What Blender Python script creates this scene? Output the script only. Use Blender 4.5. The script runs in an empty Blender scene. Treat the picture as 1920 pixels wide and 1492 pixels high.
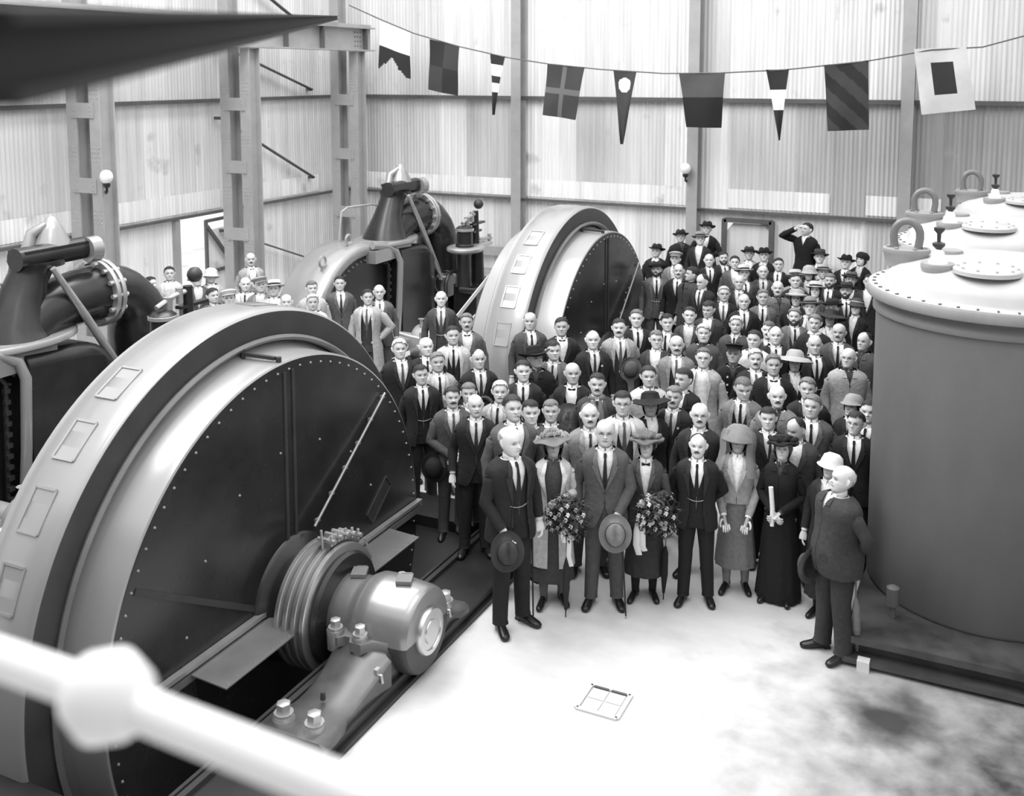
import bpy, math, random
import numpy as np
from math import sin, cos, pi, radians as R
random.seed(7); np.random.seed(7)
S = bpy.context.scene; COL = S.collection
# ---------------- camera, light, exposure ----------------
cd = bpy.data.cameras.new('camera'); cam = bpy.data.objects.new('camera', cd); COL.objects.link(cam)
cam.location = (0, 0, 5.0); cam.rotation_euler = (R(90 - 6.07), 0, R(25.6))
cd.sensor_width = 36; cd.lens = 36 * 1930 / 1920; cd.shift_y = -(746 - 341) / 1920; cd.clip_start = .05; cd.clip_end = 300
cd.dof.use_dof = True; cd.dof.focus_distance = 11.5; cd.dof.aperture_fstop = 2.0
S.camera = cam
w = bpy.data.worlds.new('sky'); S.world = w; w.use_nodes = True
nt = w.node_tree; bg = nt.nodes['Background']
tc = nt.nodes.new('ShaderNodeTexCoord'); sx = nt.nodes.new('ShaderNodeSeparateXYZ'); rp = nt.nodes.new('ShaderNodeValToRGB')
nt.links.new(tc.outputs['Generated'], sx.inputs[0]); nt.links.new(sx.outputs['Z'], rp.inputs[0])
rp.color_ramp.elements[0].position = 0.0; rp.color_ramp.elements[0].color = (.45, .45, .45, 1)
rp.color_ramp.elements[1].position = .9; rp.color_ramp.elements[1].color = (1, 1, 1, 1)
nt.links.new(rp.outputs[0], bg.inputs[0]); bg.inputs[1].default_value = 1.9
def area(name, loc, rot, sx_, sy_, power):
    l = bpy.data.lights.new(name, 'AREA'); l.shape = 'RECTANGLE'; l.size = sx_; l.size_y = sy_; l.energy = power
    o = bpy.data.objects.new(name, l); COL.objects.link(o); o.location = loc; o.rotation_euler = rot; return o
area('roof_skylight', (-9.5, 9.0, 12.5), (0, R(-22), 0), 4.5, 15, 1500)
area('roof_skylight', (-3.0, 6.0, 13.0), (0, R(0), 0), 3.5, 12, 500)
S.view_settings.view_transform = 'Standard'; S.view_settings.look = 'None'
S.view_settings.exposure = 0.05; S.view_settings.gamma = 1; S.view_settings.use_curve_mapping = False
# ---------------- materials ----------------
MATS = {}
def mat(name, v, rough=.6, metal=0., ior=1.45, amp=.12, scale=(3, 3, 3), obcol=False, bump=0., bscale=40, attr=False, alpha=1., stain=None, rvar=0.):
    m = bpy.data.materials.new(name); m.use_nodes = True; t = m.node_tree; N = t.nodes; L = t.links
    b = N['Principled BSDF']; b.inputs['Roughness'].default_value = rough; b.inputs['Metallic'].default_value = metal
    b.inputs['IOR'].default_value = ior; b.inputs['Alpha'].default_value = alpha
    c = N.new('ShaderNodeTexCoord'); mp = N.new('ShaderNodeMapping'); mp.inputs['Scale'].default_value = scale
    L.new(c.outputs['Object'], mp.inputs[0])
    if obcol:
        oi = N.new('ShaderNodeObjectInfo'); mm = N.new('ShaderNodeVectorMath'); mm.operation = 'ADD'
        cc = N.new('ShaderNodeCombineXYZ'); ml = N.new('ShaderNodeMath'); ml.operation = 'MULTIPLY'; ml.inputs[1].default_value = 37.
        L.new(oi.outputs['Random'], ml.inputs[0])
        for k in range(3): L.new(ml.outputs[0], cc.inputs[k])
        L.new(c.outputs['Object'], mm.inputs[0]); L.new(cc.outputs[0], mm.inputs[1]); L.new(mm.outputs[0], mp.inputs[0])
    n = N.new('ShaderNodeTexNoise'); n.inputs['Scale'].default_value = 1.; n.inputs['Detail'].default_value = 5; n.inputs['Roughness'].default_value = .6
    L.new(mp.outputs[0], n.inputs['Vector'])
    r = N.new('ShaderNodeMapRange'); r.inputs['From Min'].default_value = .3; r.inputs['From Max'].default_value = .7
    r.inputs['To Min'].default_value = 1 - amp; r.inputs['To Max'].default_value = 1 + amp
    L.new(n.outputs['Fac'], r.inputs['Value'])
    x = N.new('ShaderNodeMix'); x.data_type = 'RGBA'; x.blend_type = 'MULTIPLY'; x.inputs[0].default_value = 1
    x.inputs[6].default_value = (v, v, v, 1); L.new(r.outputs[0], x.inputs[7]); out = x.outputs[2]
    if obcol:
        y = N.new('ShaderNodeMix'); y.data_type = 'RGBA'; y.blend_type = 'MULTIPLY'; y.inputs[0].default_value = 1
        L.new(out, y.inputs[6]); L.new(oi.outputs['Color'], y.inputs[7]); out = y.outputs[2]
    if attr:
        at = N.new('ShaderNodeAttribute'); at.attribute_name = 'Col'
        y = N.new('ShaderNodeMix'); y.data_type = 'RGBA'; y.blend_type = 'MULTIPLY'; y.inputs[0].default_value = 1
        L.new(out, y.inputs[6]); L.new(at.outputs['Color'], y.inputs[7]); out = y.outputs[2]
    if stain:
        sc, lo, hi, sv = stain; n2 = N.new('ShaderNodeTexNoise'); n2.inputs['Scale'].default_value = sc; n2.inputs['Detail'].default_value = 6
        L.new(mm.outputs[0] if obcol else c.outputs['Object'], n2.inputs['Vector']); r2 = N.new('ShaderNodeMapRange')
        r2.inputs['From Min'].default_value = lo; r2.inputs['From Max'].default_value = hi; L.new(n2.outputs['Fac'], r2.inputs['Value'])
        y = N.new('ShaderNodeMix'); y.data_type = 'RGBA'; L.new(r2.outputs[0], y.inputs[0]); L.new(out, y.inputs[6]); y.inputs[7].default_value = (sv, sv, sv, 1); out = y.outputs[2]
    L.new(out, b.inputs['Base Color'])
    if rvar:
        r3 = N.new('ShaderNodeMapRange'); r3.inputs['To Min'].default_value = rough - rvar; r3.inputs['To Max'].default_value = rough + rvar
        L.new(n.outputs['Fac'], r3.inputs['Value']); L.new(r3.outputs[0], b.inputs['Roughness'])
    if bump:
        nb = N.new('ShaderNodeTexNoise'); nb.inputs['Scale'].default_value = bscale; nb.inputs['Detail'].default_value = 3
        L.new(c.outputs['Object'], nb.inputs['Vector']); bb = N.new('ShaderNodeBump'); bb.inputs['Strength'].default_value = bump; bb.inputs['Distance'].default_value = .02
        L.new(nb.outputs['Fac'], bb.inputs['Height']); L.new(bb.outputs[0], b.inputs['Normal'])
    MATS[name] = m; return m
mat('concrete', .62, .7, amp=.10, scale=(1.1, 2.2, 1.2), stain=(.8, .56, .78, .38), bump=.08)
mat('sheet', .84, .6, amp=.15, scale=(9, 9, .35), obcol=True, stain=(1.6, .64, .78, .5))
mat('steel_paint', .40, .5, amp=.1); mat('steel_dark', .12, .5, amp=.15)
mat('black_gloss', .022, .26, ior=1.5, amp=.25, rvar=.05); mat('rim_gloss', .27, .24, ior=2.3, amp=.06, scale=(.8, .8, .8), rvar=.06)
mat('face_paint', .045, .42, amp=.2); mat('bed_black', .025, .4, amp=.35, scale=(1.5, 1.5, 1.5), rvar=.1)
mat('bright_steel', .62, .3, metal=.85, amp=.1); mat('machined', .5, .38, metal=.6, amp=.12, scale=(6, 6, 6))
mat('cast_bright', .16, .26, ior=2.4, amp=.12, scale=(3, 3, 3)); mat('pedestal', .06, .33, ior=1.7, amp=.5, scale=(3, 3, 5), rvar=.1); mat('matt_black', .012, .8)  # last one: flat near-black colour of the overhead girder
mat('cast_grey', .17, .36, ior=1.6, amp=.2, scale=(2, 2, 2), rvar=.08); mat('rivet', .4, .4, metal=.5)
mat('tank_body', .165, .55, amp=.14, scale=(1.5, 1.5, .6)); mat('tank_dome', .52, .45, amp=.06); mat('tank_rim', .32, .5)
mat('pipe_white', .85, .5, amp=.03); mat('globe', .92, .25); mat('pit', .02, .8)
mat('cloth', 1., .9, amp=.16, scale=(22, 22, 22), obcol=True, bump=.35, bscale=24)
mat('leather', .014, .3); mat('skin', .64, .55, amp=.05, obcol=True, attr=True); mat('hair', 1., .6, amp=.35, scale=(60, 60, 20), obcol=True, bump=.5, bscale=90)
mat('felt', 1., .9, amp=.12, scale=(12, 12, 12), obcol=True); mat('wood', .16, .7, amp=.4, scale=(1, 14, 14)); mat('leaf', 1., .6, amp=.3, scale=(9, 9, 9), obcol=True)
mat('flag', 1., .9, amp=.08, obcol=True); mat('belt', .72, .6, amp=.1); mat('veil', .3, .9, alpha=.6)
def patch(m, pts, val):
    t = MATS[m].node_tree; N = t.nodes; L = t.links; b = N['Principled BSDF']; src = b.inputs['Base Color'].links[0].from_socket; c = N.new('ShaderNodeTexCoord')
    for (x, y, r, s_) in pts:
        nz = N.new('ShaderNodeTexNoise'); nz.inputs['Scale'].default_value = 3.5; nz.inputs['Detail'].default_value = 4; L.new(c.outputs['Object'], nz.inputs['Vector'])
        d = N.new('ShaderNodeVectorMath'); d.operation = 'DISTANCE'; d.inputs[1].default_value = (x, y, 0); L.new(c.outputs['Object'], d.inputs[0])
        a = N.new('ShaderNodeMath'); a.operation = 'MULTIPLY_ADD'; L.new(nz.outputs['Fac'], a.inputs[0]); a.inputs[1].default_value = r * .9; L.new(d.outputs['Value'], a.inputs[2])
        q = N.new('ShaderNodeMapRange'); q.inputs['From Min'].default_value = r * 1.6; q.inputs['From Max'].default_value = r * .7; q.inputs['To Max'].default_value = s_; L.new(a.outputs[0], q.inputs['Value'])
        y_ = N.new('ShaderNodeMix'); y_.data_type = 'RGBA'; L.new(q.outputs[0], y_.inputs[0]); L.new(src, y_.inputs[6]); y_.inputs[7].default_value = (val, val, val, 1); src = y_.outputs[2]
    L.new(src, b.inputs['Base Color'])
patch('concrete', [(1.3, 7.4, 2.9, 1.), (-.60, 8.02, .42, .95)], .035)  # large blob paints corner shade into the floor colour; small blob is an oil stain
# ---------------- mesh helpers ----------------
class MB:
    def __init__(s): s.V = []; s.F = []; s.n = 0
    def add(s, v, f):
        v = np.asarray(v, float).reshape(-1, 3); s.V.append(v); k = s.n
        s.F += [tuple(i + k for i in q) for q in f]; s.n += len(v); return s
    def grid(s, P, closeu=False, closev=False, capa=False, capb=False):
        P = np.asarray(P, float); a, b = P.shape[:2]; k = s.n; F = []
        for i in range(a if closeu else a - 1):
            i2 = (i + 1) % a
            for j in range(b if closev else b - 1):
                j2 = (j + 1) % b; F.append((k + i * b + j, k + i * b + j2, k + i2 * b + j2, k + i2 * b + j))
        if capa: F.append(tuple(k + j for j in range(b - 1, -1, -1)))
        if capb: F.append(tuple(k + (a - 1) * b + j for j in range(b)))
        s.V.append(P.reshape(-1, 3)); s.F += F; s.n += a * b; return s
    def box(s, c, d, rz=0.):
        x, y, z = d[0] / 2, d[1] / 2, d[2] / 2; v = np.array([(i * x, j * y, k * z) for i in (-1, 1) for j in (-1, 1) for k in (-1, 1)])
        if rz: q = v.copy(); v[:, 0] = q[:, 0] * cos(rz) - q[:, 1] * sin(rz); v[:, 1] = q[:, 0] * sin(rz) + q[:, 1] * cos(rz)
        return s.add(v + np.array(c), [(0, 1, 3, 2), (4, 6, 7, 5), (0, 4, 5, 1), (2, 3, 7, 6), (0, 2, 6, 4), (1, 5, 7, 3)])
    def bar(s, a, b, w_, h_, upv=(0, 0, 1)):
        a = np.array(a, float); b = np.array(b, float); d = b - a; d /= np.linalg.norm(d); u = np.array(upv, float)
        r = np.cross(d, u)
        if np.linalg.norm(r) < 1e-4: r = np.cross(d, (1, 0, 0))
        r /= np.linalg.norm(r); u = np.cross(r, d)
        v = [p + r * i * w_ / 2 + u * j * h_ / 2 for p in (a, b) for i, j in ((-1, -1), (1, -1), (1, 1), (-1, 1))]
        return s.add(v, [(3, 2, 1, 0), (4, 5, 6, 7), (0, 1, 5, 4), (1, 2, 6, 5), (2, 3, 7, 6), (3, 0, 4, 7)])
    def ibeam(s, a, b, depth, width, t=.02, upv=(0, 0, 1)):
        a = np.array(a, float); b = np.array(b, float); d = (b - a) / np.linalg.norm(b - a); u = np.array(upv, float); u = u - d * (u @ d); u /= np.linalg.norm(u)
        o = u * (depth / 2 - t / 2)
        s.bar(a + o, b + o, width, t, u); s.bar(a - o, b - o, width, t, u); return s.bar(a, b, t, depth - 2 * t, u)
    def tube(s, pts, rad, n=10, cap=True, flat=1., ref=None):
        P = np.array(pts, float); m = len(P); rad = np.broadcast_to(np.asarray(rad, float), (m,)) if np.ndim(rad) < 2 else np.asarray(rad, float)
        T = np.zeros_like(P); T[1:-1] = P[2:] - P[:-2]; T[0] = P[1] - P[0]; T[-1] = P[-1] - P[-2]; T /= (np.linalg.norm(T, axis=1)[:, None] + 1e-12)
        u = np.array(ref if ref is not None else (0, 0, 1), float)
        if abs(u @ T[0]) > .95: u = np.array((0, 1, 0.)) if ref is None else np.array((1, 0, 0.))
        a = np.linspace(0, 2 * pi, n, endpoint=False); G = []
        for i in range(m):
            u = u - T[i] * (u @ T[i]); u /= np.linalg.norm(u) + 1e-12; r = np.cross(T[i], u)
            if rad.ndim == 2: ra, rb = rad[i]
            else: ra, rb = rad[i], rad[i] * flat
            G.append(P[i] + np.outer(np.cos(a) * ra, r) + np.outer(np.sin(a) * rb, u))
        return s.grid(G, closev=True, capa=cap, capb=cap)
    def lathe(s, prof, o=(0, 0, 0), ax='z', n=32, sx=1., sy=1., close=False, arc=None):
        a = np.linspace(0, 2 * pi, n, endpoint=False) if arc is None else np.linspace(arc[0], arc[1], n)
        G = []
        for r, h in prof:
            c = np.cos(a) * r * sx; q = np.sin(a) * r * sy; z = np.full_like(a, h)
            G.append(np.stack({'z': (c, q, z), 'x': (z, c, q), 'y': (q, z, c)}[ax], 1) + np.array(o))
        return s.grid(G, closev=arc is None, closeu=close)
    def cyl(s, a, b, r, n=12): return s.tube([a, b], [r, r], n)
    def hexbolt(s, p, r, h, ax='z'):
        p = np.array(p, float); e = np.array({'x': (1, 0, 0), 'y': (0, 1, 0), 'z': (0, 0, 1)}[ax], float)
        s.tube([p, p + e * h * .25], [r * 1.35] * 2, 12); return s.tube([p + e * h * .25, p + e * h * .95, p + e * h], [r, r, r * .8], 6)
    def mesh(s, name, smooth=45, cols=None):
        V = np.concatenate(s.V) if s.V else np.zeros((0, 3)); me = bpy.data.meshes.new(name)
        lens = np.array([len(f) for f in s.F], np.int32); fl = np.fromiter((i for f in s.F for i in f), np.int32, int(lens.sum()))
        me.vertices.add(len(V)); me.vertices.foreach_set('co', V.astype(np.float32).ravel()); me.loops.add(len(fl)); me.loops.foreach_set('vertex_index', fl)
        me.polygons.add(len(lens)); st = np.concatenate([[0], np.cumsum(lens)[:-1]]).astype(np.int32); me.polygons.foreach_set('loop_start', st); me.polygons.foreach_set('loop_total', lens)
        me.update(calc_edges=True)
        if smooth: me.polygons.foreach_set('use_smooth', [True] * len(lens)); me.set_sharp_from_angle(angle=R(smooth))
        else: me.polygons.foreach_set('use_smooth', [False] * len(lens))
        if cols is not None:
            at = me.color_attributes.new('Col', 'FLOAT_COLOR', 'POINT'); c = np.ones((len(V), 4), np.float32); c[:, :3] = np.asarray(cols)[:, None]; at.data.foreach_set('color', c.ravel())
        return me
def obj(name, mb, m=None, parent=None, tone=None, smooth=45, stuff=False, label=None, loc=None, rot=None, cols=None, kind=None):
    me = mb if isinstance(mb, bpy.types.Mesh) else mb.mesh(name, smooth, cols)
    if m and not me.materials: me.materials.append(MATS[m])
    o = bpy.data.objects.new(name, me); COL.objects.link(o)
    if parent: o.parent = parent
    if tone is not None: o.color = (tone, tone, tone, 1)
    if stuff: o['kind'] = 'stuff'
    if kind: o['kind'] = kind
    if label: o['label'] = label
    if loc is not None: o.location = loc
    if rot is not None: o.rotation_euler = rot
    return o
def thing(name, label, cat, loc=(0, 0, 0), rz=0, group=None):
    o = bpy.data.objects.new(name, None); COL.objects.link(o); o.empty_display_size = .2
    o.location = loc; o.rotation_euler = (0, 0, rz); o['label'] = label; o['category'] = cat
    if group: o['group'] = group
    return o
def tag(o, label, cat, group=None):
    o['label'] = label; o['category'] = cat
    if group: o['group'] = group
    return o
def dup(root, off, label):
    c = root.copy(); COL.objects.link(c); c.location = np.array(root.location) + np.array(off); c['label'] = label
    for ch in list(root.children):
        d = ch.copy(); COL.objects.link(d); d.parent = c
        for g in list(ch.children):
            e = g.copy(); COL.objects.link(e); e.parent = d
    return c
# ---------------- room ----------------
XL, YB, D = -14.2, 20.4, 7.9
def slab(name, rects, z0, z1, m, **k):
    mb = MB()
    for x0, x1, y0, y1 in rects: mb.box(((x0 + x1) / 2, (y0 + y1) / 2, (z0 + z1) / 2), (x1 - x0, y1 - y0, z1 - z0))
    return obj(name, mb, m, smooth=0, **k)
PX0, PX1, PH = -7.25, -4.8, 2.62
ys = [(-3, 7.0 - PH), (7.0 + PH, 14.9 - PH), (14.9 + PH, 30)]
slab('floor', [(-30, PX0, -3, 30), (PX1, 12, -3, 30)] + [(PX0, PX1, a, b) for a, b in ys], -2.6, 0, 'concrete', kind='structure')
mbp = MB()
for yc in (7.0, 14.9): mbp.box(((PX0 + PX1) / 2, yc, -2.5), (PX1 - PX0, 2 * PH, .1))
obj('trim_1', mbp, 'pit', kind='structure', smooth=0)
def sheet_mesh(wd, z0, z1, n=8):
    k = n * 6 + 1; x = np.linspace(0, wd, k); y = .011 * np.cos(x / wd * n * 2 * pi)
    P = np.stack([np.stack([x, y, np.full(k, z)], 1) for z in (z0, z1)]); return MB().grid(P).mesh('sheet', 80)
rows = [(0, 2.30, 0), (2.24, 4.48, .012), (4.42, 7.6, .024)]
sm = [sheet_mesh(.66, a, b) for a, b, _ in rows]; fl = sheet_mesh(.66, 2.3, 2.68)
wb = thing('wall_back', 'back wall of corrugated iron sheets', 'wall'); wl = thing('wall_left', 'left wall of corrugated iron sheets', 'wall')
for q in (wb, wl):
    q['kind'] = 'structure'; del q['category']; del q['label']
def sheets(wall, n, place, skip, tonef):
    for i in range(n):
        for r, (a, b, o) in enumerate(rows):
            if skip(i, r): continue
            obj('sheet', sm[r], 'sheet', wall, tonef(i, r), loc=place(i)[0] if not o else tuple(np.array(place(i)[0]) + np.array(place(i)[2]) * o), rot=(0, 0, place(i)[1]))
            if r == 1 and random.random() < .75: obj('flashing', fl, 'sheet', wall, 1.12, loc=tuple(np.array(place(i)[0]) + np.array(place(i)[2]) * .03), rot=(0, 0, place(i)[1]))
rnd = random.Random(3)
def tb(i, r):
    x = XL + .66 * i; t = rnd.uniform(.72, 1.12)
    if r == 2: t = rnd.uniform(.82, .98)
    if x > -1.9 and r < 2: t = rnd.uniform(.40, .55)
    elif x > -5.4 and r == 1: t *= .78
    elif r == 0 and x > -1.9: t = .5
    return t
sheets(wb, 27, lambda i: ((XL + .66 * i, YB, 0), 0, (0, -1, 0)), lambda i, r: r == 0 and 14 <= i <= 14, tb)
NL = 24; y0l = 14.70 - 13 * .66 + .0
def tl(i, r): return rnd.uniform(.88, 1.12) * (.9 if r == 2 else 1)
sheets(wl, 22, lambda i: ((XL, y0l + .66 * i, 0), pi / 2, (1, 0, 0)), lambda i, r: r == 0 and i in (13, 14, 15), tl)
obj('sheet', sheet_mesh(.26, 0, 2.3, 3), 'sheet', wl, 1.0, loc=(XL, y0l + .66 * 16 - .26, 0), rot=(0, 0, pi / 2))
# back wall left edge sheet behind the door bay
obj('sheet', sheet_mesh(.66, 2.04, 2.30, 8), 'sheet', wb, .95, loc=(XL + .66 * 14, YB, 0))
wr_ = MB(); yy = np.arange(0, 22, .0165); P_ = np.stack([np.stack([2.6 + .011 * np.cos(yy / .0825 * 2 * pi), yy - 1.6, np.full_like(yy, z)], 1) for z in (0, 7.6)])
wr_.grid(P_); obj('wall_right', wr_, 'sheet', tone=.6, kind='structure')
wf_ = MB(); xx = np.arange(XL, 2.65, .0165); wf_.grid([np.stack([xx, -1.6 + .011 * np.cos(xx / .0825 * 2 * pi), np.full_like(xx, z)], 1) for z in (0, 7.6)]); obj('wall_front', wf_, 'sheet', tone=.3, kind='structure')
wx_ = MB(); yy = np.arange(-1.6, y0l, .0165); wx_.grid([np.stack([XL + .011 * np.cos(yy / .0825 * 2 * pi), yy, np.full_like(yy, z)], 1) for z in (0, 7.6)]); obj('wall_left', wx_, 'sheet', tone=1., kind='structure')
# girts
for k, z in enumerate((2.24, 4.45)):
    m_ = MB(); m_.bar((XL, YB - .09, z), (4, YB - .09, z), .11, .08 if k else .05); obj('trim_2', m_, 'steel_dark', kind='structure', smooth=0)
    m_ = MB(); m_.bar((XL + .09, 5.5, z), (XL + .09, YB, z), .10, .07 if k else .05); obj('trim_3', m_, 'steel_dark', kind='structure', smooth=0)
m_ = MB(); m_.bar((XL + .05, YB - .12, 1.05), (-9, YB - .12, 1.05), .1, .2); m_.bar((XL + .05, YB - .12, .62), (-9, YB - .12, .62), .06, .06); obj('baseboard_back', m_, 'steel_paint', kind='structure', smooth=0)
# ---------------- steel columns ----------------
def rivet_rows(mb, x, y, z, dx, nx, dz, nz, ax, r=.014):
    e = {'x': (1, 0, 0), 'y': (0, -1, 0)}[ax]
    for i in range(nx):
        for j in range(nz):
            p = np.array((x + (dx * i if ax == 'y' else 0), y + (dx * i if ax == 'x' else 0), z + dz * j)); mb.tube([p, p + np.array(e) * .012], [r, r * .5], 6)
lat = ['nearest, left of the side door', 'middle, right of the side door', 'farthest, in the room corner']
for i, yc in enumerate((12.0, 15.6, 19.2)):
    t = thing('built_up_column', 'twin-shaft grey steel column on left wall, ' + lat[i], 'column', (-13.3, yc, 0), 0, 'left wall columns')
    for nm, xo, h in (('inner_shaft', .3, 5.46), ('outer_shaft', -.20, 7.6)):
        b = MB(); b.ibeam((xo, 0, 0), (xo, 0, h), .32, .22, .025, (0, 1, 0)); f = obj(nm, b, 'steel_paint', t, smooth=0)
        rv = MB()
        for z in (1.6, 2.6, 3.6, 4.6): rivet_rows(rv, xo - .07, -.16, z, .07, 3, .07, 4, 'y')
        obj('rivets', rv, 'steel_paint', f, stuff=True)
    for z in (.6, 1.9, 3.2, 4.4):
        b = MB(); b.box((.05, -.17, z), (.5, .02, .24)); f = obj('batten_plate', b, 'steel_paint', t, smooth=0)
        rv = MB(); rivet_rows(rv, -.13, -.18, z - .07, .36, 2, .07, 3, 'y'); obj('rivets', rv, 'steel_paint', f, stuff=True)
    b = MB(); b.box((-.04, 0, .03), (1.1, .6, .06)); obj('base_plate', b, 'steel_dark', t, smooth=0)
for i, (xc, lb) in enumerate(((-9.5, 'left of the far generator'), (-5.6, 'carrying a round lamp'), (-1.62, 'behind the tanks'))):
    t = thing('wall_column', 'grey steel I-section column on back wall, ' + lb, 'column', (xc, YB - .25, 0), 0, 'back wall columns')
    b = MB(); b.ibeam((0, 0, 0), (0, 0, 7.6), .30, .22, .02, (0, 1, 0)); obj('shaft', b, 'steel_paint', t, smooth=0)
    b = MB(); b.box((0, 0, .03), (.4, .42, .06)); obj('base_plate', b, 'steel_dark', t, smooth=0)
# crane girder
t = thing('crane_girder', 'long riveted grey steel crane girder resting on the left columns', 'girder', (-13.0, 12.0, 5.46))
b = MB(); b.ibeam((0, -8, .27), (0, 7.72, .27), .52, .30, .03); obj('beam', b, 'steel_paint', t, smooth=0)
b = MB(); b.bar((0, -8, .56), (0, 7.72, .56), .07, .07); obj('rail', b, 'steel_paint', t, smooth=0)
for y in (1.6, 2.8, 4.6, 5.8, 7.4):
    b = MB(); b.box((.09, y, .27), (.12, .02, .46)); obj('stiffener', b, 'steel_dark', t, smooth=0)
rv = MB()
for y in (3.55, 7.2): rivet_rows(rv, .02, y - .1, .12, .1, 3, .1, 4, 'x', .02)
obj('rivets', rv, 'steel_dark', t, stuff=True)
# wall braces
def brace(a, b_, label, r=.08):
    t_ = MB(); t_.bar(a, b_, .02, r, (1, 0, 0)); t_.bar(np.array(a) + (.03, 0, 0), np.array(b_) + (.03, 0, 0), r * .8, .02, (0, 0, 1)); t_.box(np.array(a) + (-.06, 0, 0), (.14, .06, .06)); t_.box(np.array(b_) + (-.06, 0, 0), (.14, .06, .06)); o = obj('diagonal_brace', t_, 'steel_dark', smooth=0); return tag(o, label, 'brace', 'left wall braces')
BX = XL + .17
brace((BX, 15.9, 5.55), (BX, 18.9, 4.62), 'dark steel diagonal brace just under the crane girder end')
brace((BX, 15.9, 4.1), (BX, 18.9, 2.65), 'dark steel diagonal brace between the two wall girts')
brace((BX, 15.9, 1.85), (BX, 18.9, .75), 'lowest dark steel diagonal brace, running behind the far turbine drum')
brace((BX, 15.9, 7.3), (BX, 18.9, 5.9), 'dark steel diagonal brace above the crane girder')
# overhead girder close to the viewer, running to the corner column
t_ = MB(); t_.ibeam((-0.711, 0.530, 5.011), (-13.050, 18.541, 6.171), .078, .07, .012); tag(obj('overhead_girder', t_, 'matt_black', smooth=0), 'dark blurred overhead girder crossing the top left corner', 'girder')
# doors
t = thing('door_1', '', ''); t['kind'] = 'structure'; del t['label']; del t['category']
x0, x1 = -5.0, -4.06
for xa in (x0, x1):
    b = MB(); b.bar((xa, YB - .08, 0), (xa, YB - .08, 2.08), .09, .12, (0, 1, 0)); obj('door_frame', b, 'steel_dark', t, smooth=0)
b = MB(); b.bar((x0, YB - .08, 2.06), (x1, YB - .08, 2.06), .12, .08); obj('door_frame', b, 'steel_dark', t, smooth=0)
b = MB(); b.add([(x0 + .05, YB - .03, 0), (x1 - .05, YB - .03, 0), (x1 - .05, YB - .03, 1.85), (x1 - .17, YB - .03, 2.0), (x0 + .17, YB - .03, 2.0), (x0 + .05, YB - .03, 1.85)], [(0, 1, 2, 3, 4, 5)]); obj('door_leaf', b, 'sheet', t, .9, smooth=0)
t = thing('door_2', '', ''); t['kind'] = 'structure'; del t['label']; del t['category']
for ya in (14.72, 16.4):
    b = MB(); b.bar((XL + .06, ya, 0), (XL + .06, ya, 2.2), .1, .12, (0, 1, 0)); obj('door_frame', b, 'steel_paint', t, smooth=0)
A0, A1 = (XL + .16, 15.42), (XL + .10, 16.22)
b = MB()
for p_ in (A0, A1): b.bar((*p_, .03), (*p_, 2.12), .06, .05, (0, 1, 0))
for z_ in (.06, 1.08, 2.1): b.bar((*A0, z_), (*A1, z_), .05, .06)
b.bar((A0[0] + .03, A0[1], 2.0), (A1[0] + .03, A1[1], 1.12), .04, .07); obj('door_brace', b, 'steel_dark', t, smooth=0)
b = MB(); b.bar((A0[0] - .04, A0[1], .98), (A1[0] - .04, A1[1], .98), .012, 1.86); obj('door_leaf', b, 'sheet', t, 1.1, smooth=0)
for k in range(3):
    b = MB(); b.box((0, 0, .22), (.5, .5, .42)); b.box((.26, 0, .22), (.03, .42, .34)); o = obj('packing_crate', b, 'sheet', tone=.5, smooth=0, loc=(XL - 2.2, 16.1, .02 + .44 * k))
    tag(o, 'grey crate seen through the side door, ' + ['bottom', 'middle', 'top'][k] + ' of the stack', 'crate', 'crates outside the side door')
# globe lamps
def lamp(p, arm, label):
    t = thing('globe_lamp', label, 'lamp', p, 0, 'globe wall lamps'); b = MB(); b.lathe([(.0, .21), (.05, .2), (.09, .16), (.105, .1), (.09, .04), (.05, 0)], n=20); obj('globe', b, 'globe', t)
    b = MB(); b.lathe([(.05, .01), (.06, -.03), (.045, -.07), (0, -.08)], n=14); b.tube([(0, 0, -.06), (0, 0, -.14), tuple(np.array(arm) * .6 + (0, 0, -.17)), tuple(np.array(arm) + (0, 0, -.15))], .02, 8); obj('bracket', b, 'black_gloss', t)
    b = MB(); b.lathe([(.055, 0), (.062, .015), (.055, .03)], n=14); obj('collar', b, 'machined', t)
lamp((-12.78, 11.83, 3.26), (-.1, .06, 0), 'white glass globe lamp on the nearest left wall column')
lamp((-5.69, 20.0 - .14, 3.0), (0, .12, 0), 'white glass globe lamp on the middle back wall column')
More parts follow.
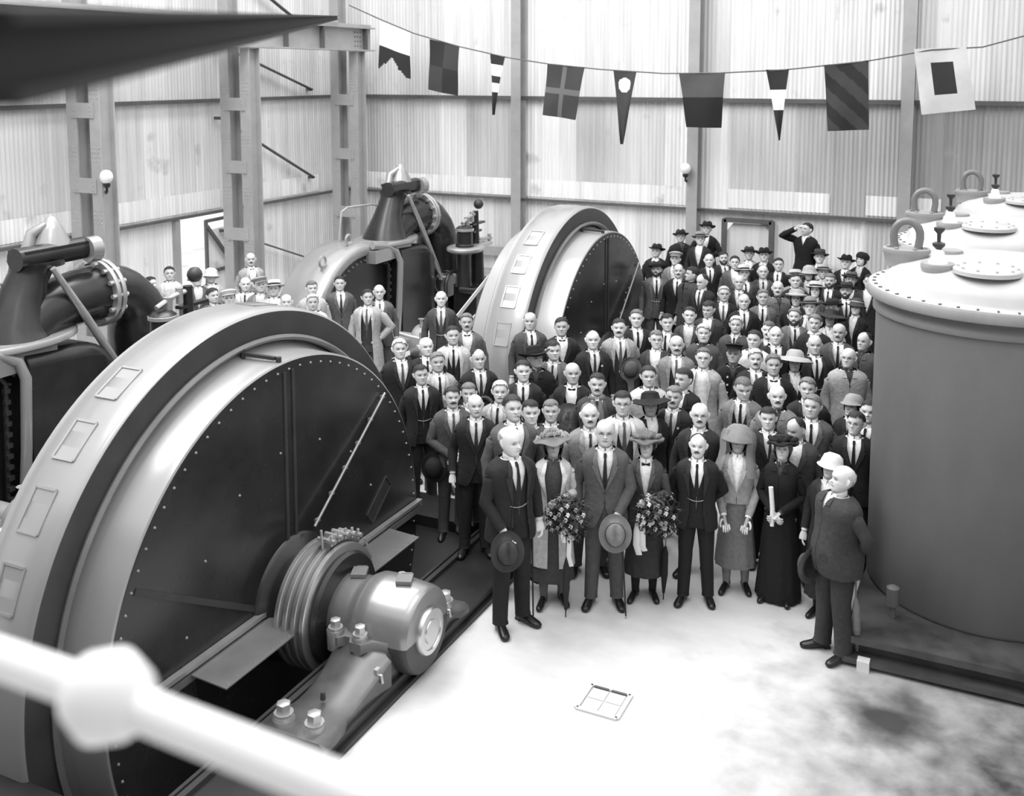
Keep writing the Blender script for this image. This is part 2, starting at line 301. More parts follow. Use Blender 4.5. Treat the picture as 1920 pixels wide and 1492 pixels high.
# ---------------- bunting ----------------
rope = [(-13.05, 19, 6.46), (-12.26, 19, 6.14), (-11.4, 19, 5.82), (-10.3, 19, 5.53), (-9.2, 19, 5.30), (-8.3, 19, 5.17), (-7.2, 19, 5.06), (-5.9, 19, 4.98), (-4.8, 19, 4.99), (-3.6, 19, 5.05), (-2.2, 19, 5.20), (-1.2, 19, 5.38), (-.4, 19, 5.42), (.3, 19, 5.62), (3.9, 19, 7.2)]
b = MB(); b.tube(rope, .014, 6); tag(obj('bunting_rope', b, 'steel_dark'), 'thin rope sagging across the back wall and carrying signal flags', 'rope')
def flag(corners, cells, label, name='signal_flag', nu=14, nv=18):
    """corners TL,TR,BR,BL (x,z); cells(u,v)-> index ; splits the flag into one mesh per colour field"""
    TL, TR, BR, BL = [np.array(c) for c in corners]; t = thing(name, label, 'flag', (TL[0], 19.0, TL[1]), 0, 'signal flags')
    def P(u, v):
        q = (TL * (1 - u) + TR * u) * (1 - v) + (BL * (1 - u) + BR * u) * v; q = q - TL
        return (q[0], -.02 + .035 * v * sin(u * 7 + TL[0]) + .02 * sin(v * 5 + u * 3), q[1])
    fields = {}
    for i in range(nu):
        for j in range(nv):
            u, v = (i + .5) / nu, (j + .5) / nv; k = cells(u, v)
            if k is None: continue
            fields.setdefault(k, []).append((i, j))
    for k, L_ in fields.items():
        k = k[0] if isinstance(k, tuple) else k
        b = MB(); ids = {}; V = []; F = []
        def vid(i, j):
            if (i, j) not in ids: ids[i, j] = len(V); V.append(P(i / nu, j / nv))
            return ids[i, j]
        for i, j in L_: F.append((vid(i, j), vid(i + 1, j), vid(i + 1, j + 1), vid(i, j + 1)))
        b.add(V, F); obj('field', b, 'flag', t, k, smooth=60)
K1, K2, K3, WT = .035, .06, .10, .85
flag([(-12.26, 6.13), (-11.49, 5.83), (-11.52, 4.86), (-12.30, 5.05)], lambda u, v: (WT if v < .5 else K1) if (v < .62 or abs(u - .45) * 1.3 + .0 > (v - .62) * 1.2 - 0. or v < .68) and not (v > .72 and abs(u - .42) < (v - .70) * 1.6) else None, 'swallow-tailed flag, white above dark, leftmost on the rope', nv=24, nu=20)
flag([(-11.02, 5.7), (-10.31, 5.53), (-10.37, 4.51), (-11.07, 4.64)], lambda u, v: (K2 if (u < .5) != (v < .5) else K1, int(u * 2) * 2 + int(v * 2)), 'square flag quartered in two dark tones')
def penn(f): return lambda u, v: f(u, v) 
flag([(-9.59, 5.37), (-9.25, 5.32), (-9.50, 4.13), (-9.53, 4.13)], lambda u, v: (K1, 0) if v < .14 else (WT, 1) if v < .34 else (K1, 2) if v < .47 else (WT, 3) if v < .63 else (K1, 4), 'narrow pennant striped dark and white, left of second column', nv=26, nu=8)
flag([(-8.31, 5.17), (-7.51, 5.1), (-7.69, 4.06), (-8.39, 4.15)], lambda u, v: K3 * 1.6 if abs(u - .47) < .06 or abs(v - .5) < .06 else (K2, int(u > .47) * 2 + int(v > .5)), 'grey flag with a pale upright cross', nu=17, nv=18)
flag([(-6.91, 5.03), (-6.44, 5.01), (-6.70, 3.61), (-6.74, 3.61)], lambda u, v: WT if ((u - .5) * .42) ** 2 + ((v - .19) * 1.4) ** 2 < .143 ** 2 else K2, 'dark pennant with a white round spot', nu=22, nv=70)
flag([(-5.6, 4.98), (-4.72, 5.0), (-4.78, 3.97), (-5.44, 3.97)], lambda u, v: .09 if v < .47 else .02, 'flag halved in grey above and black below')
flag([(-3.97, 5.05), (-3.56, 5.06), (-3.69, 3.77), (-3.71, 3.77)], lambda u, v: (.03, 0) if v < .29 else WT if v < .57 else (.03, 1), 'pennant banded dark, white and dark, right of the halved flag', nv=28, nu=8)
flag([(-2.95, 5.13), (-2.2, 5.21), (-2.15, 4.0), (-2.85, 3.96)], lambda u, v: (.026 if int((u * .75 + (1 - v) * 1.2) / .27) % 2 else .055, int((u * .75 + (1 - v) * 1.2) / .27)), 'very dark flag with faint diagonal stripes', nu=30, nv=40)
flag([(-1.47, 5.4), (-.65, 5.43), (-.46, 4.38), (-1.3, 4.28)], lambda u, v: .035 if .27 < u < .73 and .22 < v < .75 else .62, 'white flag with a dark centre square, rightmost on the rope')
# ---------------- machines ----------------
def sh(mb, d):
    for v in mb.V: v += np.array(d)
    return mb
SZ = .40  # shaft height
def O(name, mb, m, par, off, **k): return obj(name, sh(mb, off), m, par, **k)
# generator: lathe profiles are (radius, X), shaft along X
g = thing('generator', 'huge drum-shaped black generator in the left foreground, nearest the camera', 'generator', (-6.2, 7.0, 0), 0, 'generators'); G0 = (6.2, 0, 0)
b = MB(); b.lathe([(2.2, -6.50), (2.44, -6.50), (2.48, -6.47), (2.48, -6.41), (2.50, -6.39), (2.50, -5.94), (2.49, -5.905), (2.47, -5.885)], (0, 0, SZ), 'x', 160); O('stator_drum', b, 'rim_gloss', g, G0, smooth=50)
b = MB(); b.lathe([(2.47, -5.885), (2.45, -5.88), (2.24, -5.885)], (0, 0, SZ), 'x', 160); O('stator_face', b, 'face_paint', g, G0)
b = MB(); b.lathe([(2.245, -5.90), (2.26, -5.86), (2.235, -5.835), (2.21, -5.85), (2.20, -5.90)], (0, 0, SZ), 'x', 128); O('retaining_ring', b, 'cast_grey', g, G0)
b = MB(); b.lathe([(2.20, -5.93), (2.17, -5.90), (2.14, -5.84), (2.13, -5.56), (2.125, -5.51), (2.11, -5.50)], (0, 0, SZ), 'x', 160); O('end_band', b, 'rim_gloss', g, G0)
b = MB(); b.lathe([(2.20, -6.5), (2.14, -6.55), (2.12, -6.85), (2.05, -6.90), (.3, -6.90)], (0, 0, SZ), 'x', 128); O('rear_drum', b, 'rim_gloss', g, G0)
b = MB(); b.lathe([(2.11, -5.50), (2.09, -5.495), (.30, -5.495)], (0, 0, SZ), 'x', 160); cv = O('end_cover', b, 'black_gloss', g, G0)
b = MB()
def onface(r, a, x=-5.495): return np.array((x, r * cos(a), SZ + r * sin(a)))   # a: 0 toward +Y, pi/2 up
for k in range(84):
    a = 2 * pi * k / 84; p = onface(2.05, a); b.tube([p, p + (.012, 0, 0)], [.012, .006], 6)
for k in range(60):
    a = 2 * pi * k / 60; p = onface(1.10 if k % 2 else 1.35, a); 
    if k % 4 == 0: b.tube([p, p + (.012, 0, 0)], [.012, .006], 6)
O('rivets', b, 'rivet', cv, G0, stuff=True)
for y in (-.07, .045):
    b = MB(); b.bar(onface(2.04, pi / 2) + (.006, y, 0), onface(.42, pi / 2) + (.006, y, 0), .035, .012, (1, 0, 0)); O('seam_strip', b, 'face_paint', g, G0, smooth=0)
b = MB(); b.bar(onface(2.02, R(154)) + (.006, 0, 0), onface(.42, R(172)) + (.006, 0, 0), .05, .012, (1, 0, 0)); O('seam_strip', b, 'face_paint', g, G0, smooth=0)
A_, B_ = onface(2.04, R(44)) + (.03, 0, 0), onface(.60, R(72)) + (.10, 0, 0)
b = MB(); b.tube([A_, B_], [.013, .013], 8)
for k in range(6):
    p = A_ + (B_ - A_) * (k + .2) / 5.4; b.box(p + np.array((-.015, .02, 0)), (.03, .05, .03))
O('conduit_rod', b, 'rivet', g, G0)
def plate_frame(c, u, v, hw, hh, t=.02):
    c, u, v = map(np.array, (c, u, v)); m_ = MB(); n_ = np.cross(u, v)
    for s in (-1, 1):
        m_.bar(c + u * s * hw - v * hh, c + u * s * hw + v * hh, t, t, n_); m_.bar(c + v * s * hh - u * hw, c + v * s * hh + u * hw, t, t, n_)
    q = c - n_ * .002; m_.add([q - u * hw - v * hh, q + u * hw - v * hh, q + u * hw + v * hh, q - u * hw + v * hh], [(0, 1, 2, 3)]); return m_
for r, a, tl_ in ((1.35, R(193), 10), (1.42, R(14), -52)):
    c = onface(r, a) + (.008, 0, 0); tt = R(tl_); u = np.array((0, cos(tt), sin(tt))); v = np.array((0, -sin(tt), cos(tt)))
    O('inspection_hatch', plate_frame(c, u, v, .075, .22, .016), 'face_paint', g, G0, smooth=0)
for k in range(8):   # covers on the drum rim, angle from the -Y side upward
    a = R(23 + 12.5 * k if k < 4 else 100 + 14 * (k - 4)); rr = 2.497; c = np.array((-6.19, -rr * cos(a), SZ + rr * sin(a))); v = np.array((0, sin(a), cos(a))); u = np.array((1., 0, 0))
    O('rim_cover', plate_frame(c, v, u, .16, .105, .02), 'rim_gloss', g, G0, smooth=0)
# horizontal joint bars, ledge plates
for z, wd, m in ((.035, .035, 'machined'), (-.035, .06, 'cast_grey')):
    for y0, y1 in ((-2.12, -.42), (.42, 2.12)):
        b = MB(); b.bar((-5.46, y0, SZ + .02 + z), (-5.46, y1, SZ + .02 + z), .06, wd)
        o = O('joint_bar', b, m, g, G0, smooth=0)
for y0, y1 in ((-1.36, -.42), (.50, 1.46)):
    b = MB(); b.add([(-5.42, y0, .42), (-5.42, y1, .42), (-5.08, y1, .40), (-5.08, y0, .40), (-5.42, y0, .41), (-5.42, y1, .41), (-5.08, y1, .39), (-5.08, y0, .39)], [(3, 2, 1, 0), (4, 5, 6, 7), (0, 1, 5, 4), (1, 2, 6, 5), (2, 3, 7, 6), (3, 0, 4, 7)])
    f = O('ledge_plate', b, 'cast_grey', g, G0, smooth=0)
    b = MB()
    for k in range(9):
        y = y0 + .05 + (y1 - y0 - .1) * k / 8; b.tube([(-5.11, y, .40), (-5.11, y, .413)], [.009, .005], 6)
    O('rivets', b, 'rivet', f, G0, stuff=True)
# hub, shaft, collector rings
b = MB(); b.lathe([(.55, -5.495), (.53, -5.46), (.44, -5.42), (.40, -5.36), (.34, -5.30), (.20, -5.28)], (0, 0, SZ), 'x', 48); O('hub', b, 'black_gloss', g, G0)
b = MB(); b.lathe([(.0, -9.4), (.14, -9.4), (.14, -6.85), (.18, -6.8), (.18, -4.2), (0, -4.2)], (0, 0, SZ), 'x', 28); O('shaft', b, 'machined', g, G0)
for k, x in enumerate((-5.30, -5.215, -5.13, -5.045)):
    b = MB(); b.lathe([(.36, x), (.53, x), (.54, x + .008), (.54, x + .042), (.53, x + .05), (.36, x + .05)], (0, 0, SZ), 'x', 64); O('collector_ring', b, 'bright_steel', g, G0)
b = MB(); b.lathe([(.40, -5.3), (.40, -4.99)], (0, 0, SZ), 'x', 40); b.lathe([(.47, -4.975), (.48, -4.96), (.46, -4.93), (.33, -4.92)], (0, 0, SZ), 'x', 48); O('ring_spider', b, 'black_gloss', g, G0)
f = None
b = MB(); P_ = [(.50 + .04 * sin(t * 9), t) for t in np.linspace(0, .75, 9)]
b.tube([(-5.1, .02 + .56 * sin(R(a)), SZ + .56 * cos(R(a))) for a in range(-8, 42, 8)], [(.05, .06)] * 7, 8); br = O('brush_gear', b, 'cast_grey', g, G0)
b = MB()
for a in (-6, 4, 14, 24, 34): p = np.array((-5.10, .02 + .6 * sin(R(a)), SZ + .60 * cos(R(a)))); b.tube([p - (.09, 0, 0), p + (.09, 0, 0)], [.022, .022], 8); b.tube([p + (.05, 0, -.04), p + (.05, .0, .05)], [.014, .014], 6)
O('brush_holder', b, 'machined', br, G0)
b = MB(); b.tube([(-5.1, -.1, SZ + .50), (-5.1, -.12, SZ + .72)], [.012] * 2, 6); b.tube([(-5.05, .46, SZ + .42), (-5.02, .52, SZ + .22)], [.012] * 2, 6); O('brush_rod', b, 'rivet', br, G0)
# top eye brackets on the end band
b = MB(); b.bar((-5.84, -.16, SZ + 2.18), (-5.56, -.10, SZ + 2.16), .035, .03); b.tube([(-5.86, -.16, SZ + 2.14), (-5.86, -.16, SZ + 2.22)], [.025] * 2, 8); b.tube([(-5.54, -.08, SZ + 2.10), (-5.54, -.08, SZ + 2.17)], [.025] * 2, 8); O('clamp_rod', b, 'face_paint', g, G0)
dup(g, (0, D, 0), 'second huge generator farther back, its pale rim rising above the crowd')
# pedestal bearing
t = thing('pedestal_bearing', 'glossy pedestal bearing with bolted cap, at the near end of the nearest generator shaft', 'bearing', (-4.6, 7.0, .12), 0, 'pedestal bearings'); T0 = (4.6, 0, -.12)
def halflathe(prof, a0, a1, n=30): m_ = MB(); m_.lathe(prof, (0, 0, SZ), 'x', n, arc=(a0, a1)); return m_
pr = [(.20, -4.97), (.295, -4.965), (.31, -4.94), (.31, -4.76), (.315, -4.72), (.345, -4.68), (.375, -4.62), (.38, -4.52), (.36, -4.2), (.35, -4.15), (.335, -4.13), (.19, -4.125)]
b = halflathe(pr, R(-90) + pi / 2 + 0, R(90) + pi / 2 + 0); O('bearing_cap', b, 'cast_bright', t, T0, smooth=50)
b = halflathe(pr, pi, 2 * pi); O('bearing_housing', b, 'face_paint', t, T0, smooth=50)
b = MB(); b.lathe([(.195, -4.13), (.195, -4.10), (.185, -4.085), (.15, -4.085), (.145, -4.095), (.10, -4.095), (.095, -4.085), (0, -4.085)], (0, 0, SZ), 'x', 40); O('end_disc', b, 'bright_steel', t, T0)
b = MB(); b.lathe([(.29, -4.975), (.315, -4.97), (.315, -4.955), (.29, -4.945)], (0, 0, SZ), 'x', 40); O('oil_ring', b, 'bright_steel', t, T0)
for s in (-1, 1):
    b = MB()
    out = [(-4.88, .28), (-4.86, .40), (-4.80, .47), (-4.70, .47), (-4.66, .42), (-4.61, .42), (-4.58, .48), (-4.47, .48), (-4.41, .40), (-4.22, .345), (-4.14, .33), (-4.14, .28)]
    v = [(x, s * y, z) for z in (SZ + .035, SZ - .045) for x, y in out]; n_ = len(out)
    F = [tuple(range(n_)) if s > 0 else tuple(range(n_ - 1, -1, -1)), tuple(range(2 * n_ - 1, n_ - 1, -1)) if s > 0 else tuple(range(n_, 2 * n_))] + [((i, i + n_, (i + 1) % n_ + n_, (i + 1) % n_) if s > 0 else ((i + 1) % n_, (i + 1) % n_ + n_, i + n_, i)) for i in range(n_)]
    b.add(v, F)
    for x in (-4.76, -4.52): b.lathe([(.0, .06), (.062, .06), (.07, .05), (.07, -.10)], (x, s * .41, SZ + .01), 'z', 20)
    O('joint_flange', b, 'cast_bright', t, T0, smooth=40)
    for x in (-4.76, -4.52):
        b = MB(); b.hexbolt((x, s * .41, SZ + .07), .045, .085); O('cap_bolt', b, 'machined', t, T0, smooth=30)
for x, y in ((-4.83, .05), (-4.36, .02)):
    b = MB(); b.box((0, 0, .02), (.13, .15, .03), .4); b.tube([(-.06, .05, .03), (.02, .09, .03)], [.012] * 2, 6); sh(b, (x, y, SZ + (.31 if x < -4.6 else .365))); O('oil_lid', b, 'cast_grey', t, T0, smooth=30)
b = MB(); b.lathe([(0, .06), (.035, .055), (.035, 0)], (-4.5, .2, SZ + .27), 'z', 14); O('oil_plug', b, 'machined', t, T0)
# saddle-shaped pedestal: loft of cross sections across Y
def ped_sec(y):
    a = abs(y) if y < 0 else .40 + max(0, abs(y) - .42) * 2.1 if abs(y) > .42 else abs(y); top = SZ - .03 if a < .40 else .12 + .085 + (SZ - .03 - .205) * max(0, 1 - (a - .40) / .62) ** 1.9
    hx = .27 if a < .42 else .27 - .03 * sin(min(1, (a - .42) / .8) * pi) + (.02 if a > 1.02 else 0); cx = -4.55 + (.02 if a < .4 else .06)
    return [(cx - hx, y, .12), (cx - hx, y, top - .03), (cx - hx + .04, y, top), (cx + hx - .04, y, top), (cx + hx, y, top - .03), (cx + hx, y, .12)]
b = MB(); b.grid([ped_sec(y) for y in np.concatenate([np.linspace(-1.36, -.42, 14), [-.39, -.2, 0, .2, .39], np.linspace(.42, .86, 14)])], capa=True, capb=True); O('pedestal_base', b, 'pedestal', t, T0, smooth=40)
for s in (-1, 1):
    for x in (-4.66, -4.38):
        b = MB(); b.lathe([(0, .03), (.075, .03), (.085, 0)], (x, -1.22 if s < 0 else .74, .205), 'z', 18); b.hexbolt((x, -1.22 if s < 0 else .74, .23), .055, .10); O('foot_bolt', b, 'machined', t, T0, smooth=30)
    b = MB(); b.tube([(-4.27, s * .55, .28), (-4.23, s * .55, .28), (-4.22, s * .55, .22)], [.014, .014, .012], 8); b.box((-4.27, s * .55, .28), (.03, .05, .10)); O('drain_cock', b, 'machined', t, T0)
    b = MB(); b.tube([(-4.5, s * .95 if s < 0 else .62, .24), (-4.5, s * .95 if s < 0 else .62, .30)], [.022, .018], 8); O('dowel_pin', b, 'face_paint', t, T0)
dup(t, (0, D, 0), 'pedestal bearing of the second generator, hidden among the crowd')
# bedplates
for yc, lab in ((7.0, 'low dark steel bedplate under the nearest generator and its bearing'), (14.9, 'low dark steel bedplate under the second generator')):
    t = thing('bedplate', lab, 'bedplate', (-4.5, yc, 0), 0, 'bedplates'); T1 = (4.5, 0, 0)
    b = MB()
    for (xa, xb_, ya, yb_) in ((-4.80, -4.22, -3.4, 3.0), (-7.35, -4.80, 2.45, 3.0), (-7.35, -4.80, -3.4, -2.45), (-7.95, -7.35, -3.4, 3.0)):
        b.box(((xa + xb_) / 2, (ya + yb_) / 2, .06), (xb_ - xa, yb_ - ya, .12))
    if yc < 8: b.box((-8.1, -4.7, .06), (7.76, 2.6, .12)); b.box((-9.9, -.4, .055), (3.9, 6.0, .11))
    O('deck', b, 'bed_black', t, T1, smooth=0)
    b = MB(); b.bar((-4.80, -2.45, .14), (-4.80, 2.45, .14), .05, .04); b.bar((-4.88, -2.45, .125), (-4.88, 2.45, .125), .03, .03); O('pit_edge_bar', b, 'face_paint', t, T1, smooth=0)
    b = MB(); b.bar((-4.205, -3.4 if yc > 8 else -6.0, .02), (-4.205, 3.0, .02), .05, .04); O('foot_bar', b, 'bed_black', t, T1, smooth=0)
# turbine (shaft axis y'=0)
t = thing('turbine', 'glossy black water turbine with elbow pipe on top, at the left edge', 'turbine', (-10.3, 7.0, 0), 0, 'turbines'); T2 = (10.3, 0, 0)
b = MB(); b.lathe([(1.42, -9.97), (1.50, -9.94), (1.58, -9.96), (1.62, -10.02), (1.62, -10.75), (1.55, -10.85), (.3, -10.85)], (0, .0, SZ), 'x', 72); O('casing_drum', b, 'rim_gloss', t, T2)
b = MB(); b.lathe([(1.42, -9.97), (1.40, -10.0), (.3, -10.0)], (0, 0, SZ), 'x', 72); fc = O('casing_face', b, 'black_gloss', t, T2)
b = MB()
for k in range(64):
    a = 2 * pi * k / 64; p = np.array((-10.0, 1.33 * cos(a), SZ + 1.33 * sin(a))); b.tube([p, p + (.03, 0, 0)], [.022, .016], 6)
O('face_bolts', b, 'cast_grey', fc, T2, stuff=True)
b = MB(); b.lathe([(.42, -10.0), (.40, -9.8), (.25, -9.75), (.15, -9.7)], (0, 0, SZ), 'x', 36); O('shaft_gland', b, 'face_paint', t, T2)
# side casing box with rounded shoulders: sections along Y
def boxsec(y):
    s_ = (y - .80) / 1.30; top = 1.86 - .10 * s_ - .5 * max(0, s_ - .62) ** 2 * 3; x1 = -9.72 + .0 * s_ - .35 * max(0, s_ - .8); x0 = -10.85
    pts = []
    for k in range(7): a = R(90 - 15 * k); pts.append((x1 - .16 + .16 * cos(a), y, top - .16 + .16 * sin(a)))
    pts += [(x1, y, 0)]; return [(x0, y, 0), (x0, y, top)] + pts
b = MB(); b.grid([boxsec(y) for y in (.80, .81, .84, .90, 1.1, 1.3, 1.5, 1.62, 1.72, 1.84, 1.94, 2.02, 2.08)], capa=True, capb=True); O('side_casing', b, 'black_gloss', t, T2, smooth=50)
b = MB(); b.tube([(-9.80, .70, 0), (-9.76, .74, .8), (-9.74, .76, 1.6), (-9.80, .72, 1.80), (-9.85, .5, 1.92), (-9.9, .1, 1.98)], [(.055, .07)] * 6, 10); O('corner_rib', b, 'rim_gloss', t, T2)
b = MB(); b.tube([(-9.93, .60, -.0), (-9.9, .62, 1.55), (-9.93, .50, 1.72), (-9.97, .1, 1.84)], [.03] * 4, 6)
for k in range(12): b.box((-9.88, .61, .1 + k * .125), (.05, .07, .05))
O('flange_strip', b, 'face_paint', t, T2)
b = MB(); b.box((-10.25, .65, 1.78), (.9, 1.2, .22)); b.lathe([(0, 1.98), (.62, 1.98), (.64, 1.96), (.64, 1.91), (.6, 1.89)], (-10.2, 1.0, 0), 'z', 48, sy=1.22, sx=.8); O('top_flange', b, 'rim_gloss', t, T2)
# elbow casting: vertical trunk leaning towards +Y plus curved branch
b = MB(); b.tube([(-10.2, 1.0, 1.94), (-10.2, 1.0, 1.98), (-10.2, 1.02, 2.08), (-10.2, 1.1, 2.35), (-10.2, 1.22, 2.62), (-10.2, 1.26, 2.70), (-10.2, 1.28, 2.78)], [(.44, .46), (.40, .42), (.36, .37), (.27, .27), (.22, .23), (.23, .24), (.27, .28)], 28, ref=(1, 0, 0)); O('trunk_casting', b, 'black_gloss', t, T2, smooth=60)
b = MB(); ar = [(-10.2, .98, 1.90), (-10.2, 1.08, 2.02), (-10.2, 1.3, 2.14), (-10.2, 1.6, 2.22), (-10.2, 1.9, 2.25), (-10.2, 2.2, 2.25)]; b.tube(ar, [.38, .36, .34, .33, .34, .34], 28, ref=(1, 0, 0)); O('branch_pipe', b, 'black_gloss', t, T2, smooth=60)
b = MB()
for y in (2.16, 2.25): b.lathe([(.30, 0), (.42, 0), (.43, .01), (.43, .05), (.42, .06), (.3, .06)], (-10.2, y, 2.25), 'y', 40)
f = O('pipe_flange', b, 'machined', t, T2)
b = MB()
for k in range(14): a = 2 * pi * k / 14; p = np.array((-10.2 + .385 * cos(a), 2.10, 2.25 + .385 * sin(a))); b.tube([p, p + (0, .25, 0)], [.03, .03], 6)
O('flange_bolts', b, 'machined', f, T2, stuff=True)
b = MB(); el = [(-10.2, 2.28 + .62 * sin(a), 1.63 + .62 * cos(a)) for a in np.linspace(0, pi / 2, 9)] + [(-10.2, 2.94, 1.2), (-10.2, 3.0, .6), (-10.2, 3.04, .05)]
b.tube(el, [.34] * 5 + [.36, .38, .40, .41, .43, .46, .48], 28, ref=(1, 0, 0)); O('down_pipe', b, 'black_gloss', t, T2, smooth=60)
b = MB(); b.lathe([(.20, 2.74), (.27, 2.74), (.27, 2.80), (.2, 2.80)], (-10.2, 1.4, 0), 'z', 24); b.box((-10.18, 1.55, 2.93), (.30, .95, .05)); b.tube([(-10.15, 1.02, 2.86), (-10.15, 2.02, 2.86)], [.135, .135], 18); O('valve_head', b, 'black_gloss', t, T2)
b = MB(); b.tube([(-10.08, 1.98, 2.84), (-10.06, 2.12, 2.84)], [.155, .16], 20); b.tube([(-10.06, 2.12, 2.84), (-10.05, 2.15, 2.84)], [.07, .07], 12); O('end_boss', b, 'rim_gloss', t, T2)
b = MB(); b.lathe([(0, 3.30), (.05, 3.28), (.12, 3.15), (.18, 3.02), (.22, 2.92)], (-10.25, 1.62, 0), 'z', 22, sy=1.1); b.tube([(-10.25, 1.55, 3.2), (-10.35, 1.42, 3.1), (-10.35, 1.36, 2.92)], [.05, .07, .08], 10); O('valve_dome', b, 'rim_gloss', t, T2, smooth=60)
b = MB(); b.tube([(-9.9, 1.32, 2.74), (-9.86, 1.72, 2.1), (-9.82, 2.20, 1.30), (-9.8, 2.34, 1.06)], [.035, .05, .05, .03], 10); O('stay_rod', b, 'machined', t, T2)
b = MB(); b.tube([(-9.8, 2.36, 1.1), (-9.8, 2.36, .98)], [.05, .05], 8); b.tube([(-9.88, 2.36, 1.03), (-9.68, 2.36, 1.03)], [.03, .03], 8); O('rod_pivot', b, 'machined', t, T2)
b = MB(); b.tube([(-10.5, -.05, 2.0), (-10.5, .05, 2.55), (-10.45, .15, 2.62), (-10.4, .85, 2.60), (-10.3, 1.1, 2.55)], [.018] * 5, 6); O('small_pipe', b, 'machined', t, T2)
for y, z in ((-.18, 1.98), (-.95, 1.72)):
    b = MB(); b.tube([(-10.2 + .0 * a, y + .09 * sin(a), z + .13 + .09 * cos(a)) for a in np.linspace(0, 2 * pi, 13)], [.022] * 13, 6, cap=False); b.tube([(-10.2, y, z - .05), (-10.2, y, z + .06)], [.04, .03], 8); O('lifting_eye', b, 'machined', t, T2)
b = MB(); b.tube([(-9.75, 2.55, .85), (-9.72, 2.65, .84), (-9.68, 3.0, .76), (-9.66, 3.15, .73)], [.24, .22, .14, .13], 18); b.lathe([(.27, 0), (.27, .05)], (-9.77, 2.5, .86), 'y', 20); O('side_nozzle', b, 'rim_gloss', t, T2)
b = MB(); b.box((-10.3, .9, .075), (1.5, 4.6, .15)); O('sole_plate', b, 'bed_black', t, T2, smooth=0)
dup(t, (0, D, 0), 'second black water turbine with elbow pipe, standing behind the crowd')
# intermediate shaft bearing with hand wheel, between turbine and generator
t = thing('shaft_bearing', 'bright shaft bearing with small hand wheel behind the nearest generator', 'bearing', (-8.6, 7.0, 0), 0, 'shaft bearings'); T3 = (8.6, 0, 0)
b = MB(); b.lathe([(.14, -8.95), (.30, -8.93), (.32, -8.88), (.32, -8.45), (.27, -8.38), (.24, -8.1), (.14, -8.08)], (0, 0, SZ), 'x', 28); O('housing', b, 'machined', t, T3)
b = MB(); b.box((-8.6, 0, .1), (.8, 1.0, .2)); b.box((-8.65, 0, .28), (.5, .5, .3)); O('pedestal', b, 'black_gloss', t, T3, smooth=0)
b = MB(); b.tube([(-8.3, -.62, .62), (-8.75, -.62, .66), (-9.2, -.55, .7)], [.035] * 3, 8); b.tube([(-8.5, -.62, .2), (-8.5, -.62, .75)], [.03, .03], 8); O('pipework', b, 'machined', t, T3)
b = MB(); b.tube([(-8.2, -.75 + .24 * cos(a), .55 + .24 * sin(a)) for a in np.linspace(0, 2 * pi, 25)], [.035] * 25, 8, cap=False)
for k in range(3): a = pi * k / 3; b.tube([(-8.2, -.75 + .23 * cos(a), .55 + .23 * sin(a)), (-8.2, -.75 - .23 * cos(a), .55 - .23 * sin(a))], [.015] * 2, 6)
b.tube([(-8.5, -.75, .55), (-8.15, -.75, .55)], [.03] * 2, 8); O('hand_wheel', b, 'machined', t, T3)
b = MB()
for k, (x, y) in enumerate(((-8.8, -.1), (-8.6, .05), (-8.45, -.15))): b.tube([(x, y, .7), (x, y, .82), (x, y, .84)], [.03, .03, .06], 8)
O('oil_cups', b, 'machined', t, T3)
dup(t, (0, D, 0), 'bright shaft bearing with hand wheel behind the tall bald man')
# governor
t = thing('governor', 'oil pressure governor with table, pot and levers behind the nearest generator', 'governor', (-9.3, 9.6, 0), 0, 'turbine governors'); T4 = (9.3, -2.6, 0)
x = -9.3
b = MB(); b.box((x, 2.9, .45), (.5, 1.0, .9)); b.lathe([(.17, .9), (.15, 1.0), (.15, 1.5), (.2, 1.58)], (x, 2.35, 0), 'z', 20); b.lathe([(.15, .9), (.13, 1.55)], (x, 2.9, 0), 'z', 20); O('body', b, 'black_gloss', t, T4)
b = MB(); b.lathe([(0, 1.66), (.33, 1.66), (.35, 1.64), (.35, 1.60), (.30, 1.56), (0, 1.56)], (x, 2.45, 0), 'z', 32, sy=1.25); b.box((x, 2.95, 1.62), (.36, .6, .06)); O('table_top', b, 'machined', t, T4)
b = MB(); b.lathe([(0, 2.08), (.12, 2.06), (.17, 2.02), (.17, 1.98), (.155, 1.97), (.155, 1.72), (.18, 1.70), (.18, 1.66)], (x, 2.40, 0), 'z', 28); O('dashpot', b, 'black_gloss', t, T4)
b = MB(); b.lathe([(.16, 0), (.18, .01), (.18, .05), (.16, .06)], (x, 2.40, 1.96), 'z', 28); O('dashpot_ring', b, 'machined', t, T4)
b = MB(); b.tube([(x, 2.85, 1.6), (x, 2.85, 2.30)], [.08, .06], 12); b.box((x, 2.92, 2.05), (.1, .5, .04)); b.box((x, 2.86, 1.9), (.1, .34, .04)); O('spindle_column', b, 'black_gloss', t, T4)
b = MB(); b.lathe([(0, .10), (.055, .085), (.09, .04), (.10, 0), (.09, -.04), (.055, -.085), (0, -.10)], (x, 2.98, 2.42), 'z', 20); O('governor_ball', b, 'face_paint', t, T4)
b = MB(); b.tube([(x, 3.55, 1.66), (x, 3.0, 1.72), (x, 2.85, 2.24), (x, 2.5, 2.2)], [.02] * 4, 6); b.tube([(x, 2.3, 2.12), (x, 2.6, 2.22), (x, 2.85, 2.24)], [.035] * 3, 8); b.tube([(x, 2.5, 2.05), (x, 2.5, 2.22)], [.05, .06], 10); b.tube([(x, 2.7, 2.1), (x, 2.7, 2.3)], [.045] * 2, 10); b.tube([(x, 3.0, 1.72), (x, 3.55, 1.66)], [.03] * 2, 8); b.tube([(x, 3.45, 1.58), (x, 3.45, 1.76)], [.04] * 2, 8); O('lever_gear', b, 'machined', t, T4)
